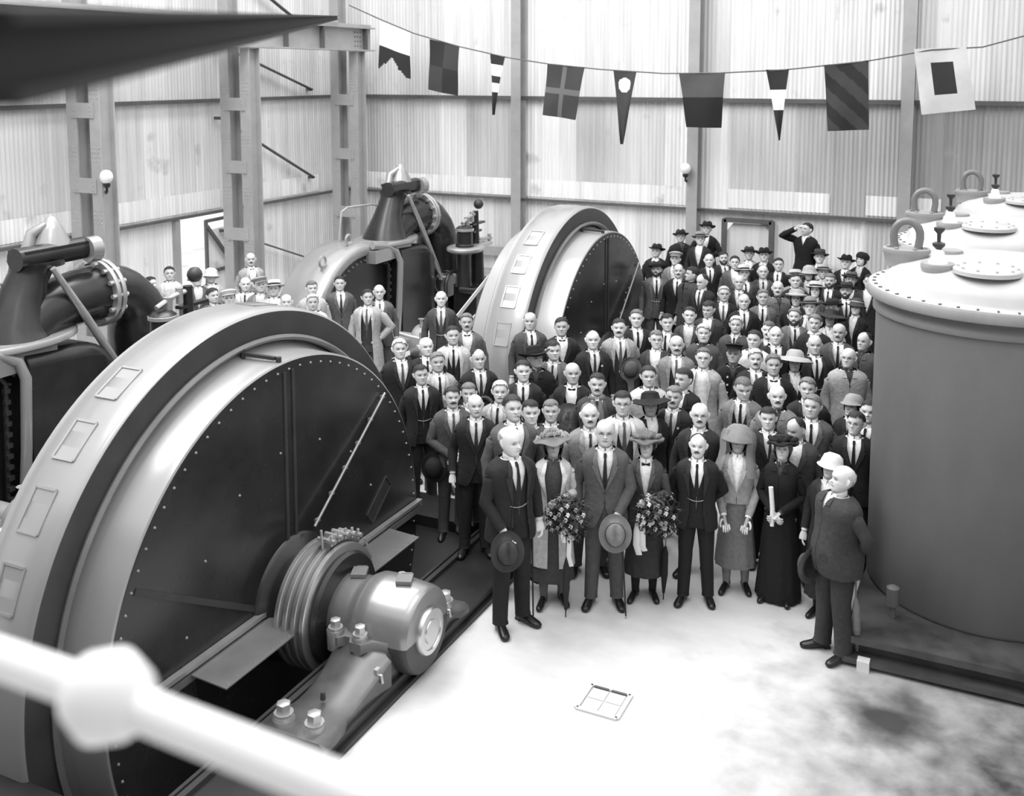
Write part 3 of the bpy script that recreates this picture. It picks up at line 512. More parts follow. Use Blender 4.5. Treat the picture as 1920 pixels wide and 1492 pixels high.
b = MB(); b.lathe([(0, 0), (.3, 0), (.31, .01), (.31, .11), (.3, .12), (0, .12)], (x + .3, 3.75, 1.1), 'x', 36); O('drive_pulley', b, 'black_gloss', t, T4)
b = MB(); b.tube([(x - .2, 2.0, .0), (x - .2, 2.0, 1.0), (x - .2, 2.12, 1.15), (x - .2, 2.3, 1.18)], [.04] * 4, 8); b.tube([(x, 2.2, .85), (x + .3, 2.2, .85), (x + .3, 3.2, .80)], [.06] * 3, 10); O('oil_pipe', b, 'black_gloss', t, T4)
for i, (p, q) in enumerate((((x + .36, 3.62, 1.40), (x + .8, .30, .62)), ((x + .36, 3.55, .84), (x + .8, .35, .2)), ((x + .6, 3.75, 1.02), (x + .9, .9, .60)))):
    b = MB(); b.bar(p, q, .018, .085); O('drive_belt', b, 'belt', t, T4, smooth=0)
dup(t, (0, D, 0), 'second governor with ball on top and pale drive belts, beside the far generator')
# ---------------- tanks ----------------
def tank(cx, cy, label, rz=0., full=True):
    t = thing('transformer_tank', label, 'tank', (cx, cy, 0), rz, 'domed steel tanks'); z = 3.05
    b = MB(); b.lathe([(1.03, .25), (1.05, .28), (1.05, 2.80), (1.08, 2.82), (1.08, 2.86), (1.04, 2.90), (1.04, 2.95)], n=96); O('shell', b, 'tank_body', t, (0, 0, 0))
    b = MB(); b.lathe([(1.04, 2.95), (1.13, 2.96), (1.14, 2.98), (1.14, 3.04), (1.13, 3.055), (1.0, 3.055)], n=96); O('rim_flange', b, 'tank_rim', t, (0, 0, 0))
    b = MB(); b.lathe([(1.12, 3.057), (1.0, 3.058), (.985, 3.08), (.975, 3.14), (.93, 3.20), (.86, 3.245), (.7, 3.29), (.45, 3.325), (.2, 3.34), (0, 3.343)], n=96); O('dome', b, 'tank_dome', t, (0, 0, 0), smooth=60)
    b = MB()
    for k in range(44): a = 2 * pi * k / 44; b.box((1.075 * cos(a), 1.075 * sin(a), 3.062), (.03, .018, .012), a)
    O('rim_bolts', b, 'steel_dark', t, (0, 0, 0), stuff=True)
    for px, py in ((-.80, -.05), (.66, .45)):
        b = MB(); b.lathe([(0, .0), (.21, .0), (.215, -.03), (.2, -.05), (.18, -.17)], (px, py, 3.37), 'z', 28, sy=.8)
        for k in range(6): a = pi * k / 3; b.lathe([(0, .02), (.02, .018), (.02, 0)], (px + .16 * cos(a), py + .12 * sin(a), 3.37), 'z', 8)
        f = O('lug_base', b, 'tank_rim', t, (0, 0, 0))
        pts = [(px - .10, py, 3.36), (px - .115, py, 3.47)] + [(px - .115 * cos(a), py, 3.50 + .125 * sin(a)) for a in np.linspace(.2, pi - .2, 9)] + [(px + .115, py, 3.47), (px + .10, py, 3.36)]
        b = MB(); b.tube(pts, [(.036, .03)] * len(pts), 10, ref=(0, 1, 0)); O('lifting_lug', b, 'cast_grey', t, (0, 0, 0))
    for px, py, h in ((-.50, -.50, 3.27), (.42, -.42, 3.28)):
        b = MB(); b.lathe([(0, .04), (.14, .04), (.145, .02), (.145, 0), (.13, -.05)], (px, py, h + .02), 'z', 24); O('bushing_flange', b, 'tank_rim', t, (0, 0, 0))
        b = MB(); b.lathe([(.085, .03), (.075, .06), (.055, .09), (.05, .13), (.035, .15), (0, .155)], (px, py, h + .03), 'z', 20); O('porcelain_bushing', b, 'globe', t, (0, 0, 0))
        b = MB(); b.lathe([(.02, .16), (.05, .19), (.055, .215), (.015, .23), (.018, .30), (.045, .33), (.045, .355), (0, .365)], (px, py, h + .02), 'z', 14); O('terminal_stud', b, 'face_paint', t, (0, 0, 0))
    b = MB(); b.lathe([(0, .03), (.26, .028), (.275, .015), (.275, -.02)], (-.10, -.62, 3.31), 'z', 44)
    for k in range(10): a = 2 * pi * k / 10; b.lathe([(0, .02), (.014, .018), (.014, 0)], (-.10 + .235 * cos(a), -.62 + .235 * sin(a), 3.335), 'z', 6)
    O('manhole_cover', b, 'tank_dome', t, (0, 0, 0))
    b = MB(); b.lathe([(0, .02), (.1, .018), (.105, 0), (.1, -.04)], (-.42, .1, 3.34), 'z', 24); O('vent_flange', b, 'tank_rim', t, (0, 0, 0))
    b = MB(); b.box((.06, 0, .06), (2.3, 3.1 if full else 2.6, .05)); b.box((.06, 0, .22), (2.2, 3.0 if full else 2.5, .06)); b.box((.06, 0, .14), (2.0, 2.8 if full else 2.4, .12)); O('skid_base', b, 'pedestal', t, (0, 0, 0), smooth=0)
    b = MB(); b.tube([(-.72, -1.02, .25), (-.72, -1.02, .36)], [.03, .03], 10); b.tube([(-.72, -1.02, .36), (-.72, -1.02, .52), (-.72, -1.02, .535)], [.055, .055, .03], 14); O('drain_valve', b, 'steel_dark', t, (0, 0, 0))
    return t
tank(.02, 10.2, 'big grey cylindrical tank with white dome at the right edge, nearest of three')
tank(-.01, 12.95, 'middle grey tank, white dome with lug showing behind the nearest dome')
tank(.42, 15.65, 'farthest grey tank, only its dome and dark lug visible at right edge')
b = MB(); b.box((0, 0, .045), (.10, .09, .09)); tag(obj('wooden_block', b, 'belt', loc=(-.87, 8.66, 0), smooth=0), 'small pale block on the floor at the corner of the tank base', 'block')
# hook on wall side of the dome
# ---------------- floor hatch ----------------
t = thing('floor_hatch', 'small square cast floor hatch with crossed ribs in the empty foreground', 'hatch', (-2.68, 7.29, 0))
b = MB()
for a, c in (((-.17, -.17), (.17, -.17)), ((.17, -.17), (.17, .17)), ((.17, .17), (-.17, .17)), ((-.17, .17), (-.17, -.17))): b.bar((a[0], a[1], .008), (c[0], c[1], .008), .035, .02)
obj('frame', b, 'concrete', t, smooth=0)
for k, (i, j) in enumerate(((-1, -1), (1, -1), (-1, 1), (1, 1))):
    b = MB(); b.box((i * .072, j * .072, .005), (.134, .134, .008)); obj('panel', b, 'concrete', t, smooth=0)
b = MB(); b.box((-.075, .155, .0125), (.13, .02, .012)); b.box((.075, .155, .0125), (.13, .02, .012)); obj('hinge', b, 'steel_dark', t, smooth=0)
# ---------------- gallery and handrail ----------------
slab('gallery_floor', [(-9.5, 2.4, -1.5, .86)], 3.27, 3.35, 'concrete', kind='structure')
t = thing('handrail', 'white blurred pipe handrail with ball joint crossing the bottom left corner', 'handrail', (-.84, .75, 3.35)); T5 = (.84, -.75, -3.35)
b = MB(); b.tube([(-3.0, .70, 4.37), (-.84, .75, 4.335), (.9, .80, 4.23)], [.022] * 3, 18); O('pipe', b, 'pipe_white', t, T5)
b = MB(); b.lathe([(0, .05), (.02, .046), (.038, .033), (.05, 0), (.038, -.033), (.02, -.046), (0, -.05)], (-.84, .75, 4.335), 'x', 24); O('ball_joint', b, 'pipe_white', t, T5)
for x, z in ((-2.6, 4.36), (.75, 4.24)):
    b = MB(); b.tube([(x, .72 + (x + 2.6) * .022, 3.35), (x, .72 + (x + 2.6) * .022, z)], [.02] * 2, 14); O('stanchion', b, 'pipe_white', t, T5)
# spectators' stand at the back wall
def stand(n, x0, x1, y0, y1, h, label):
    t = thing('timber_stand', label, 'stand', ((x0 + x1) / 2, (y0 + y1) / 2, 0), 0, 'timber stands'); wd = x1 - x0
    for k in range(n): b = MB(); b.box((0, (k + .5) / n * (y1 - y0) - (y1 - y0) / 2, h - .02), (wd, (y1 - y0) / n - .01, .04)); obj('plank', b, 'wood', t, smooth=0)
    for s in (-1, 1): b = MB(); b.box((s * (wd / 2 - .05), 0, h / 2 - .02), (.06, y1 - y0, h - .04)); obj('trestle', b, 'wood', t, smooth=0)
# ---------------- people ----------------
def se(t, n):
    s_, c = np.sin(t), np.cos(t); return np.sign(s_) * np.abs(s_) ** (2 / n), np.sign(c) * np.abs(c) ** (2 / n)
TZ = np.array([.78, .86, .93, 1.0, 1.08, 1.15, 1.24, 1.32, 1.38, 1.42, 1.45, 1.475, 1.50, 1.53])
TW = np.array([.185, .185, .18, .168, .158, .162, .178, .192, .196, .188, .16, .115, .07, .055])
TD = np.array([.125, .128, .125, .118, .112, .114, .122, .126, .122, .114, .10, .08, .062, .056])
def torso(z, dw, st=1., fem=False):
    w_ = np.interp(z, TZ, TW); d = np.interp(z, TZ, TD)
    belly = max(0, 1 - abs(z - 1.02) / .25) * (st - 1) * .35 if st > 1 else 0
    if fem: w_ = w_ * (.88 if z > 1.2 else .90); d = d * .95 + (.03 * math.exp(-((z - 1.27) / .07) ** 2))
    return w_ * (1 + (st - 1) * .8) + dw, d * (1 + (st - 1) * .9) + belly + dw
def loft(mb, zs, dw, gap=None, st=1., fem=False, n=26, ex=2.5, seed=0., wr=0., flare=None, cy=0.):
    G = []
    for z in zs:
        w_, d = torso(z, dw, st, fem)
        if flare and z < 1.0: w_ += flare * (1.0 - z); d += flare * (1.0 - z)
        g = gap(z) if gap else 0
        a = math.asin(min(.98, (max(g, 1e-4) / w_) ** (ex / 2))) if gap else 0
        t = np.linspace(a, 2 * pi - a, n) if gap else np.linspace(0, 2 * pi, n, endpoint=False)
        s_, c = se(t, ex); q = wr * np.sin(z * 46 + t * 3 + seed) * np.sin(t * 2 + seed * 2 + z * 9)
        G.append(np.stack([(w_ + q) * s_, cy - (d + q) * c, np.full_like(t, z)], 1))
    return mb.grid(G, closev=not gap)
def front(z, dw, x, st=1., fem=False, ex=2.5):
    w_, d = torso(z, dw, st, fem); return -d * (max(1e-3, 1 - min(1, abs(x) / w_) ** ex)) ** (1 / ex)
def strip(mb, pts, dw, st, fem, off):   # pts: (z, x0, x1) ribbon following the chest
    G = [[(x, front(z, dw, x, st, fem) - off, z) for x in np.linspace(x0, x1, 4)] for z, x0, x1 in pts]
    G2 = [[(x, y + .004, z) for x, y, z in r] for r in G]
    mb.grid([r + q[::-1] for r, q in zip(G, G2)], closev=True)
ARMS = {'down': ((.245, .03, 1.15), (.255, -.05, .92)), 'back': ((.262, .09, 1.16), (.10, .17, 1.0)), 'front': ((.255, -.0, 1.15), (.045, -.19, 1.02)),
        'chest': ((.26, -.02, 1.16), (.07, -.22, 1.16)), 'hip': ((.35, .03, 1.17), (.20, -.02, 1.02)), 'brow': ((.40, -.16, 1.50), (.12, -.20, 1.66)), 'lean': ((.30, -.12, 1.18), (.12, -.28, 1.15)),
        'fwd': ((.25, -.03, 1.15), (.20, -.20, 1.00)), 'hold': ((.25, .02, 1.15), (.245, -.10, .93)), 'low': ((.24, 0, 1.15), (.14, -.19, .90)), 'holdf': ((.245, -.01, 1.15), (.165, -.15, .94)), 'holdg': ((.24, -.02, 1.15), (.12, -.16, .94))}
POSE = {'down': ('down', 'down'), 'back': ('back', 'back'), 'front': ('front', 'front'), 'H1': ('chest', 'down'), 'H2': ('down', 'chest'), 'hip': ('down', 'hip'), 'UP': ('brow', 'down'), 'L': ('lean', 'lean'),
        'F1': ('holdf', 'down'), 'F2': ('fwd', 'chest'), 'F3': ('down', 'holdg'), 'F4': ('down', 'chest'), 'F6': ('low', 'low'), 'F7': ('front', 'front'), 'F8': ('down', 'down')}
def hand(mb, w_, d, nrm, side, curl=.5, sc=1.):
    """wrist point, finger direction, palm normal; thumb leaves the side of the palm"""
    w_, d, nrm = [np.array(q, float) for q in (w_, d, nrm)]; d /= np.linalg.norm(d); nrm -= d * (nrm @ d); nrm /= np.linalg.norm(nrm); x = np.cross(d, nrm) * side
    P = lambda a, b, c: w_ + (x * a + d * b + nrm * c) * sc
    mb.tube([P(0, -.03, 0), P(0, 0, 0), P(.0, .03, 0), P(0, .07, 0), P(0, .092, 0)], [(.024, .020), (.026, .018), (.036, .016), (.040, .014), (.036, .011)], 10, ref=x if abs(x @ d) < .5 else None)
    for k, (xx, L_) in enumerate(((.029, .068), (.010, .076), (-.010, .071), (-.028, .056))):
        p = [np.array((xx, .082, 0.))]; a = curl * .35
        for s_ in (.42, .32, .26): p.append(p[-1] + np.array((xx * .05, cos(a) * L_ * s_, sin(a) * L_ * s_))); a += curl * .9
        mb.tube([P(*q) for q in p], [.0098, .0092, .0085, .006], 6)
    p = [(.022, .02, .004), (.044, .045, .012), (.050, .068, .022), (.046, .088, .030)]
    mb.tube([P(*q) for q in p], [.013, .0115, .010, .007], 6)
# --- head grid (template in head space: origin at neck pivot, face towards -Y)
HV = np.array([-1.02, -.97, -.9, -.82, -.74, -.66, -.6, -.54, -.49, -.44, -.39, -.34, -.28, -.22, -.16, -.1, -.04, .01, .06, .11, .17, .24, .33, .44, .56, .68, .79, .88, .95, 1.0])
ht = np.concatenate([np.linspace(0, 1.25, 17)[:-1], np.linspace(1.25, pi, 8)]); HT = np.concatenate([-ht[:0:-1], ht])[:-1] if False else np.concatenate([ht, -ht[-2:0:-1]])
def head_grid(kind=0.):
    vs = [-1.02, -.95, -.85, -.74, -.5, -.25, 0, .1, .4, .7, .85, .95, 1.0]
    ws = [.018, .030, .042, .050, .061, .069, .0735, .0745, .0735, .0625, .047, .027, .004]
    fs = [-.050, -.072, -.084, -.086, -.085, -.086, -.084, -.088, -.090, -.074, -.055, -.032, -.006]
    bs = [-.005, .010, .022, .034, .060, .082, .096, .100, .100, .084, .062, .036, .004]
    G = []; 
    for v in HV:
        w_, f, bk = np.interp(v, vs, ws), np.interp(v, vs, fs), np.interp(v, vs, bs); s_, c = se(HT, 2.15)
        x = w_ * s_; mid = (f * .45 + bk * .55); y = np.where(c > 0, mid + (f - mid) * c, mid - (bk - mid) * c)
        G.append(np.stack([x, y, np.full_like(x, v * .112)], 1))
    G = np.array(G); X, Y, Z = G[..., 0], G[..., 1], G[..., 2]; fr = (np.cos(HT)[None] > .15) * 1.
    e = lambda a, s_: np.exp(-(a / s_) ** 2)
    nose = e(X, .0095) * np.clip((.012 - Z) / .036, 0, 1) * np.clip((Z + .036) / .010, 0, 1) * .024 + e(X, .0165) * e(Z + .024, .008) * .008
    d = nose + e(np.abs(X) - .022, .016) * e(Z - .022, .008) * .006 - e(np.abs(X) - .031, .013) * e(Z - .002, .011) * .011 + e(np.abs(X) - .031, .008) * e(Z - .001, .006) * .005
    d += e(X, .022) * (e(Z + .050, .005) * .005 + e(Z + .060, .005) * .0055 - e(Z + .0545, .0025) * .003) + e(X, .018) * e(Z + .086, .013) * .007 + e(np.abs(X) - .045, .015) * e(Z + .022, .018) * .004
    G[..., 1] -= d * fr
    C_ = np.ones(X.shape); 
    C_ = C_ * (1 - .86 * fr * e(np.abs(X) - .031, .0125) * e(Z - .001, .0065)) * (1 - .45 * fr * e(np.abs(X) - .030, .016) * e(Z - .006, .010)) * (1 - .62 * fr * e(np.abs(X) - .030, .018) * e(Z - .0205, .0045))  # dark eyes and brows, plus socket shade painted into the skin colour
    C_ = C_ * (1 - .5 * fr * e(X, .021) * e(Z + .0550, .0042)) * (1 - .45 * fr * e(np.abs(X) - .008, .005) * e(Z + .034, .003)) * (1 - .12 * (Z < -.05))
    return G, C_
HG, HC = head_grid(); HG = HG * np.array((1.10, 1.06, 1.08)); HN = len(HT); HCZ = .130; HS = 1.
def hm(yaw, pitch):
    cy, sy, cp, sp = cos(yaw), sin(yaw), cos(pitch), sin(pitch)
    return np.array([[cy, -sy, 0], [sy, cy, 0], [0, 0, 1]]) @ np.array([[1, 0, 0], [0, cp, sp], [0, -sp, cp]])
PIV = np.array((0, .012, 1.495))
def HT_(p, M, k=1.): return (np.asarray(p) * HS + (0, 0, HCZ)) @ M.T + PIV
def hair_mask(kind, sd=0.):
    V = HV[:, None] * np.ones((1, HN)) - .05 * np.sin(HT * 2.2 + sd)[None] * (kind in 'fr'); A = np.abs(HT)[None] * np.ones((len(HV), 1))
    if kind == 'f': low = np.interp(A, [0, .55, .8, 1.15, 1.35, 1.75, 2.1, pi], [.56, .56, .50, .40, -.05, .12, -.35, -.42])
    elif kind == 'r': low = np.interp(A, [0, .7, 1.0, 1.25, 1.4, 1.75, 2.1, pi], [1.3, 1.2, .72, .42, .0, .12, -.35, -.42])
    elif kind == 'b': low = np.interp(A, [0, 1.25, 1.35, 1.75, 2.1, pi], [3, 3, .02, .12, -.35, -.42])
    else: low = np.interp(A, [0, .6, .9, 1.3, 1.6, pi], [.5, .42, .1, -.55, -.75, -.8])
    m_ = V >= low
    if kind == 'b': m_ &= V < np.interp(A, [0, 1.3, 1.8, pi], [-2, .40, .62, .55])
    return m_
def shell(mb, mask, off, M, sc=1.):
    G = HG.copy(); c = np.array((0, .01, 0)); r = G - c; r /= np.linalg.norm(r, axis=2)[..., None] + 1e-9
    A_ = np.abs(HT)[None]; V_ = HV[:, None]; G = G + r * (off + (.011 * np.exp(-(A_ / .9) ** 2) * np.exp(-((V_ - .68) / .22) ** 2) if .010 < off < .0115 else 0))[..., None] if off > .01 and off < .0115 else G + r * off; ids = {}; V = []; F = []; nv = len(HV)
    for i in range(nv - 1):
        for j in range(HN):
            j2 = (j + 1) % HN
            if mask[i, j] and mask[i, j2] and mask[i + 1, j] and mask[i + 1, j2]:
                q = []
                for a in ((i, j), (i, j2), (i + 1, j2), (i + 1, j)):
                    if a not in ids: ids[a] = len(V); V.append(G[a])
                    q.append(ids[a])
                F.append(tuple(q))
    if V: mb.add(HT_(np.array(V), M), F)
HATS = {  # profile (r, z relative to head centre), x/y scale
 'fedora': [(0, .128), (.035, .137), (.065, .132), (.083, .11), (.09, .06), (.093, .045), (.13, .04), (.150, .048), (.152, .044), (.13, .033), (.09, .036)],
 'slouch': [(0, .13), (.05, .14), (.08, .12), (.09, .06), (.093, .045), (.14, .035), (.175, .05), (.177, .045), (.14, .027), (.09, .036)],
 'bowler': [(0, .15), (.04, .145), (.07, .125), (.087, .085), (.091, .045), (.12, .04), (.135, .055), (.138, .05), (.12, .032), (.09, .036)],
 'boater': [(0, .125), (.083, .125), (.088, .12), (.09, .045), (.15, .043), (.152, .038), (.09, .036)],
 'cap': [(0, .125), (.07, .12), (.115, .10), (.12, .09), (.09, .065), (.085, .045)],
 'police': [(0, .115), (.09, .112), (.108, .10), (.085, .075), (.088, .045), (.087, .04)],
 'wide': [(0, .125), (.05, .13), (.085, .11), (.1, .05), (.15, .035), (.21, .01), (.212, .005), (.15, .025), (.09, .03)],
 'garden': [(0, .13), (.06, .135), (.09, .11), (.105, .05), (.15, .035), (.20, .0), (.203, -.005), (.15, .022), (.09, .03)],
 'bell': [(0, .13), (.05, .128), (.085, .10), (.10, .05), (.105, .03), (.128, .01), (.13, .005), (.10, .02)],
 'cloche': [(0, .13), (.05, .128), (.09, .10), (.105, .05), (.11, .02), (.135, -.01), (.137, -.015), (.10, .01)],
 'turban': [(0, .13), (.06, .125), (.1, .09), (.11, .05), (.105, .02), (.09, .01)],
 'toque': [(0, .13), (.05, .135), (.09, .115), (.115, .075), (.11, .05), (.155, .045), (.17, .035), (.168, .02), (.13, .02), (.09, .02)],
 'black': [(0, .12), (.06, .13), (.1, .11), (.11, .06), (.14, .05), (.155, .04), (.15, .025), (.09, .03)],
 'feather': [(0, .10), (.06, .11), (.09, .09), (.10, .05), (.15, .035), (.18, .015), (.18, .008), (.13, .02), (.09, .025)],
 'veil': [(0, .16), (.06, .155), (.11, .12), (.135, .06), (.155, .02), (.165, -.015), (.16, -.02), (.12, .0), (.1, .02)]}
HATS['band'] = HATS['bell']; HATS['brimdark'] = HATS['black']; HATS['sailor'] = HATS['boater']
BANDT = {'boater': .03, 'fedora': .01, 'band': .4, 'bowler': .03, 'feather': .02, 'garden': .2, 'slouch': .02, 'sailor': .03, 'brimdark': .02}
def hat_mesh(kind, seed=0.):
    b = MB(); a = np.linspace(0, 2 * pi, 30, endpoint=False); G = []
    for r, z in HATS[kind]:
        x = r * np.cos(a); y = r * np.sin(a) * 1.16 + .004; zz = np.full_like(a, z)
        if kind in ('fedora', 'slouch') and z > .12: zz -= .03 * np.exp(-(x / .02) ** 2)
        if r > .12: zz += .012 * np.cos(2 * a + (0 if kind != 'slouch' else .6)) * (2 if kind in ('slouch', 'toque', 'wide', 'feather') else 1) + (.010 * np.sin(5 * a + seed) if kind in ('toque', 'feather', 'black') else 0)
        G.append(np.stack([x, y, zz], 1))
    b.grid(G, closev=True, capa=True); return b
hatc = {}
def put(par, name, mb, m, tone=None, **k):
    if mb.n: return obj(name, mb, m, par, tone, **k)
def person(x, y, base, H, style, tone, hair, hat, face, tie, yaw, pose, label, rz=None, stout=1., pitch=None, pipe=0, scarf=0, badge=0, lod=0):
    tone = tone * .8 if tone < .032 else tone * 1.3 if tone < .5 else tone
    t = thing('person', label, 'person', (x, y, base)); s = H / 1.75; t.scale = (s, s, s)
    rn = random.Random(int(abs(x * 1000 + y * 77))); rz = yaw * .3 + rn.uniform(-15, 15) * (0 if pose[0] == 'F' else 1) if rz is None else rz
    t.rotation_euler = (0, 0, math.atan2(-x, y) + R(rz))   # local -Y towards the viewer
    yw = R(max(-62, min(62, yaw - rz))); M = hm(yw, R((14 if hat else 8) - (pitch or 0)))
    sd = (x * 7.3 + y * 3.1) % 6; fem = style[0] in 'w' or style in ('F2', 'F4', 'F6', 'F7', 'F8'); rn = random.Random(int(abs(x * 1000 + y * 77)))
    fat = stout * (1 + rn.uniform(-.02, .07)) * (.94 if fem else 1)
    # body: torso+neck+head, arms with hands, legs: one mesh
    b = MB(); zs = [.84, .95, 1.05, 1.18, 1.30, 1.38, 1.43, 1.46, 1.49]; loft(b, zs, -.016, None, fat, fem, 16)
    b.tube([PIV - (0, 0, .05), PIV + (0, -.0, .0), PIV + (M @ np.array((0, -.0, .06))), PIV + M @ np.array((0, -.01, .09))], [(.056, .058), (.052, .054), (.050, .052), (.05, .05)], 14, ref=(0, 1, 0))
    k0 = b.n; fs_ = (1 + rn.uniform(-.05, .06)) * (.95 if fem else 1); Gh = HG * np.array((fs_, 1, 1.0)); b.grid(HT_(Gh.reshape(-1, 3), M).reshape(Gh.shape), closev=True, capa=True, capb=True)
    k1 = b.n
    for sg in (-1, 1):
        b.tube([HT_((sg * .077, .006, -.032), M), HT_((sg * .088, .012, -.01), M), HT_((sg * .092, .016, .014), M), HT_((sg * .080, .010, .034), M)], [(.004, .008), (.007, .013), (.008, .015), (.004, .009)], 7)
    pr_, pl_ = POSE[pose]; arms = []
    for sg, pn in ((-1, pr_), (1, pl_)):
        e, w_ = ARMS[pn]; k = .90 if fem else 1.; e = np.array((e[0] * sg * k, e[1], e[2])); w_ = np.array((w_[0] * sg * k, w_[1], w_[2])); sh_ = np.array((.160 * sg * k * (1 + (fat - 1) * .6), .005, 1.415))
        if pn not in ('brow',): e += (rn.uniform(-.01, .01), rn.uniform(-.03, .03), 0)
        if stout > 1.1: e[0] *= 1.1; w_[0] *= 1.12
        dn = w_ - e; dn /= np.linalg.norm(dn); arms.append((sg, pn, sh_, e, w_, dn))
        b.tube([sh_ - (0, 0, .02), (sh_ + e) / 2, e, (e + w_) / 2, w_], [.025, .042, .038, .036, .026], 9)
        nrm = (-sg, 0.2, 0) if pn in ('down', 'hip', 'hold', 'holdf', 'holdg') else (0, .3, -1) if pn != 'front' else (-sg, .4, -.3)
        hand(b, w_ + dn * .02, dn + (np.array((0, -.1, -.25)) if pn in ('down', 'hold') else 0), nrm, sg, .75 if pn in ('hold', 'holdf', 'holdg', 'chest', 'low', 'front') else .45)
    fw_ = .10 if not fem else .075; legs = []
    for sg in (-1, 1):
        fy = rn.uniform(-.06, .05); ft = np.array((sg * (fw_ + rn.uniform(0, .03)), fy, .08)); hp = np.array((sg * .088, .01, .90)); kn = (hp + ft) / 2 + (0, -.02, .02); legs.append((sg, hp, kn, ft))
        b.tube([hp, kn + (0, 0, .2), kn, kn - (0, -.01, .14), ft], [.078, .065, .05, .05, .035], 10)
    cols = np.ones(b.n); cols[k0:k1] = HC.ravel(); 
    if 'v' in face: pass
    sk = {'F1': 1.25}.get(pose, 1.05 * rn.uniform(.78, 1.12)) * (.8 if hat.startswith(('slouch', 'police')) else 1)
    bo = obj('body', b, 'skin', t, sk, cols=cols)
    if style == 'F6':
        for sg, pn, sh_, e, w_, dn in arms: gb = MB(); hand(gb, w_ + dn * .02, dn, (0, .3, -1), sg, .55, 1.09); put(t, 'glove', gb, 'cloth', .85)
    hk, htn = hair[0], {'d': .022, 'g': .16, 'w': .55}[hair[1]]
    b = MB(); mk = hair_mask(hk, sd)
    if hat: mk = mk & (HV[:, None] < .62)
    shell(b, mk, .011 if hk == 'f' else .016 if hk == 'l' else .007, M); put(t, 'hair', b, 'hair', htn * rn.uniform(.8, 1.3), smooth=80)
    def hb(name, m, tn, build): q = MB(); build(q); return put(t, name, q, m, tn)
    mt = .03 if hair[1] == 'd' or 'm' in face or 'M' in face else .1
    if 'w' in face: mt = .6
    if 'm' in face or 'M' in face or 'w' in face:
        big = 1.35 if 'M' in face else 1.
        hb('moustache', 'hair', mt, lambda q: q.tube([HT_(p, M) for p in ((-.033 * big, -.084, -.055), (-.017, -.099, -.047), (0, -.104, -.0435), (.017, -.099, -.047), (.033 * big, -.084, -.055))], [.002, .0062 * big, .006 * big, .0062 * big, .002], 7))
    if 'B' in face or 'W' in face:
        V = HV[:, None] * np.ones((1, HN)); A = np.abs(HT)[None]; m2 = (V < np.interp(A, [0, .25, .5, 1.2, 1.3], [-.58, -.52, -.38, -.2, -.2])) & (A < 1.3)
        q = MB(); shell(q, m2, .012, M); put(t, 'beard', q, 'hair', .7 if 'W' in face else .05, smooth=80)
        hb('moustache', 'hair', .7 if 'W' in face else .05, lambda q: q.tube([HT_(p, M) for p in ((-.033, -.084, -.059), (-.017, -.099, -.047), (0, -.104, -.0435), (.017, -.099, -.047), (.033, -.084, -.059))], [.004, .006, .005, .006, .004], 6))
    if 'g' in face:
        def gl(q):
            for sg in (-1, 1):
                q.tube([HT_((sg * .034 + .020 * cos(a), -.101, .001 + .016 * sin(a)), M) for a in np.linspace(0, 2 * pi, 15)], [.0016] * 15, 5, cap=False); q.tube([HT_((sg * .055, -.098, .004), M), HT_((sg * .084, 0, .006), M)], [.0014] * 2, 5)
            q.tube([HT_((-.014, -.105, .004), M), HT_((.014, -.105, .004), M)], [.0015] * 2, 5)
        hb('glasses', 'leather', None, gl)
    if hat:
        hk_, hv = hat.split(':'); hv = float(hv)
        if hk_ not in hatc: hatc[hk_] = hat_mesh(hk_).mesh('hat')
        tilt = rn.uniform(-6, 6); MM = M @ hm(0, 0); o = obj('hat', hatc[hk_], 'felt', t, hv)
        import mathutils
        mr = mathutils.Matrix([list(r_) for r_ in MM]).to_4x4(); off = HT_((0, .008, .010), M); mr.translation = off; o.matrix_local = mr @ mathutils.Matrix.Rotation(R(tilt), 4, 'Y') @ mathutils.Matrix.Rotation(R(-5), 4, 'X') @ mathutils.Matrix.Scale(1.08, 4)
        if hk_ in BANDT:
            q = MB(); q.lathe([(.0925, .048), (.0945, .05), (.093, .075), (.0905, .076)], n=26, sy=1.16); bd = obj('hat_band', q, 'felt', o, BANDT[hk_])
        if hk_ in ('cap', 'police'):
            q = MB(); q.grid([[(r * sin(a), -r * cos(a) * 1.16 - dy, z) for a in np.linspace(-1.0, 1.0, 12)] for r, z, dy in ((.086, .046, 0), (.10, .040, .02), (.108, .030, .035), (.10, .034, .02))]); obj('hat_peak', q, 'felt', o, .012 if hk_ == 'police' else hv)
        if hk_ == 'feather':
            q = MB()
            for k in range(60): a = rn.uniform(0, 2 * pi); r = rn.uniform(.0, .13); p = np.array((r * cos(a), r * sin(a) * 1.1, .13 - r * .55)); q.tube([p, p + (cos(a) * .03, sin(a) * .03, .02), p + (cos(a) * .055, sin(a) * .055, -.015)], [(.002, .006), (.003, .010), (.001, .003)], 4)
            obj('feathers', q, 'felt', o, .45, stuff=True)
        if hk_ in ('toque', 'black'):
            q = MB()
            for k in range(9): a = 2 * pi * k / 9; q.tube([(.10 * cos(a), .11 * sin(a), .06), (.125 * cos(a + .3), .14 * sin(a + .3), .085 + .01 * sin(k * 2)), (.10 * cos(a + .7), .11 * sin(a + .7), .065)], [.012, .026, .012], 8)
            obj('ribbon_trim', q, 'felt', o, hv * 1.6)
        if hk_ == 'veil':
            q = MB(); a = np.linspace(.62, 2 * pi - .62, 26); G = []
            for z, r in ((.10, .145), (.05, .165), (-.02, .172), (-.10, .165), (-.18, .175), (-.26, .20), (-.34, .215)): G.append([(r * (1 + .05 * sin(8 * u)) * sin(u), -r * cos(u) * 1.05 + .02, z) for u in a])
            q.grid(G); obj('veil', q, 'veil', o, smooth=80)
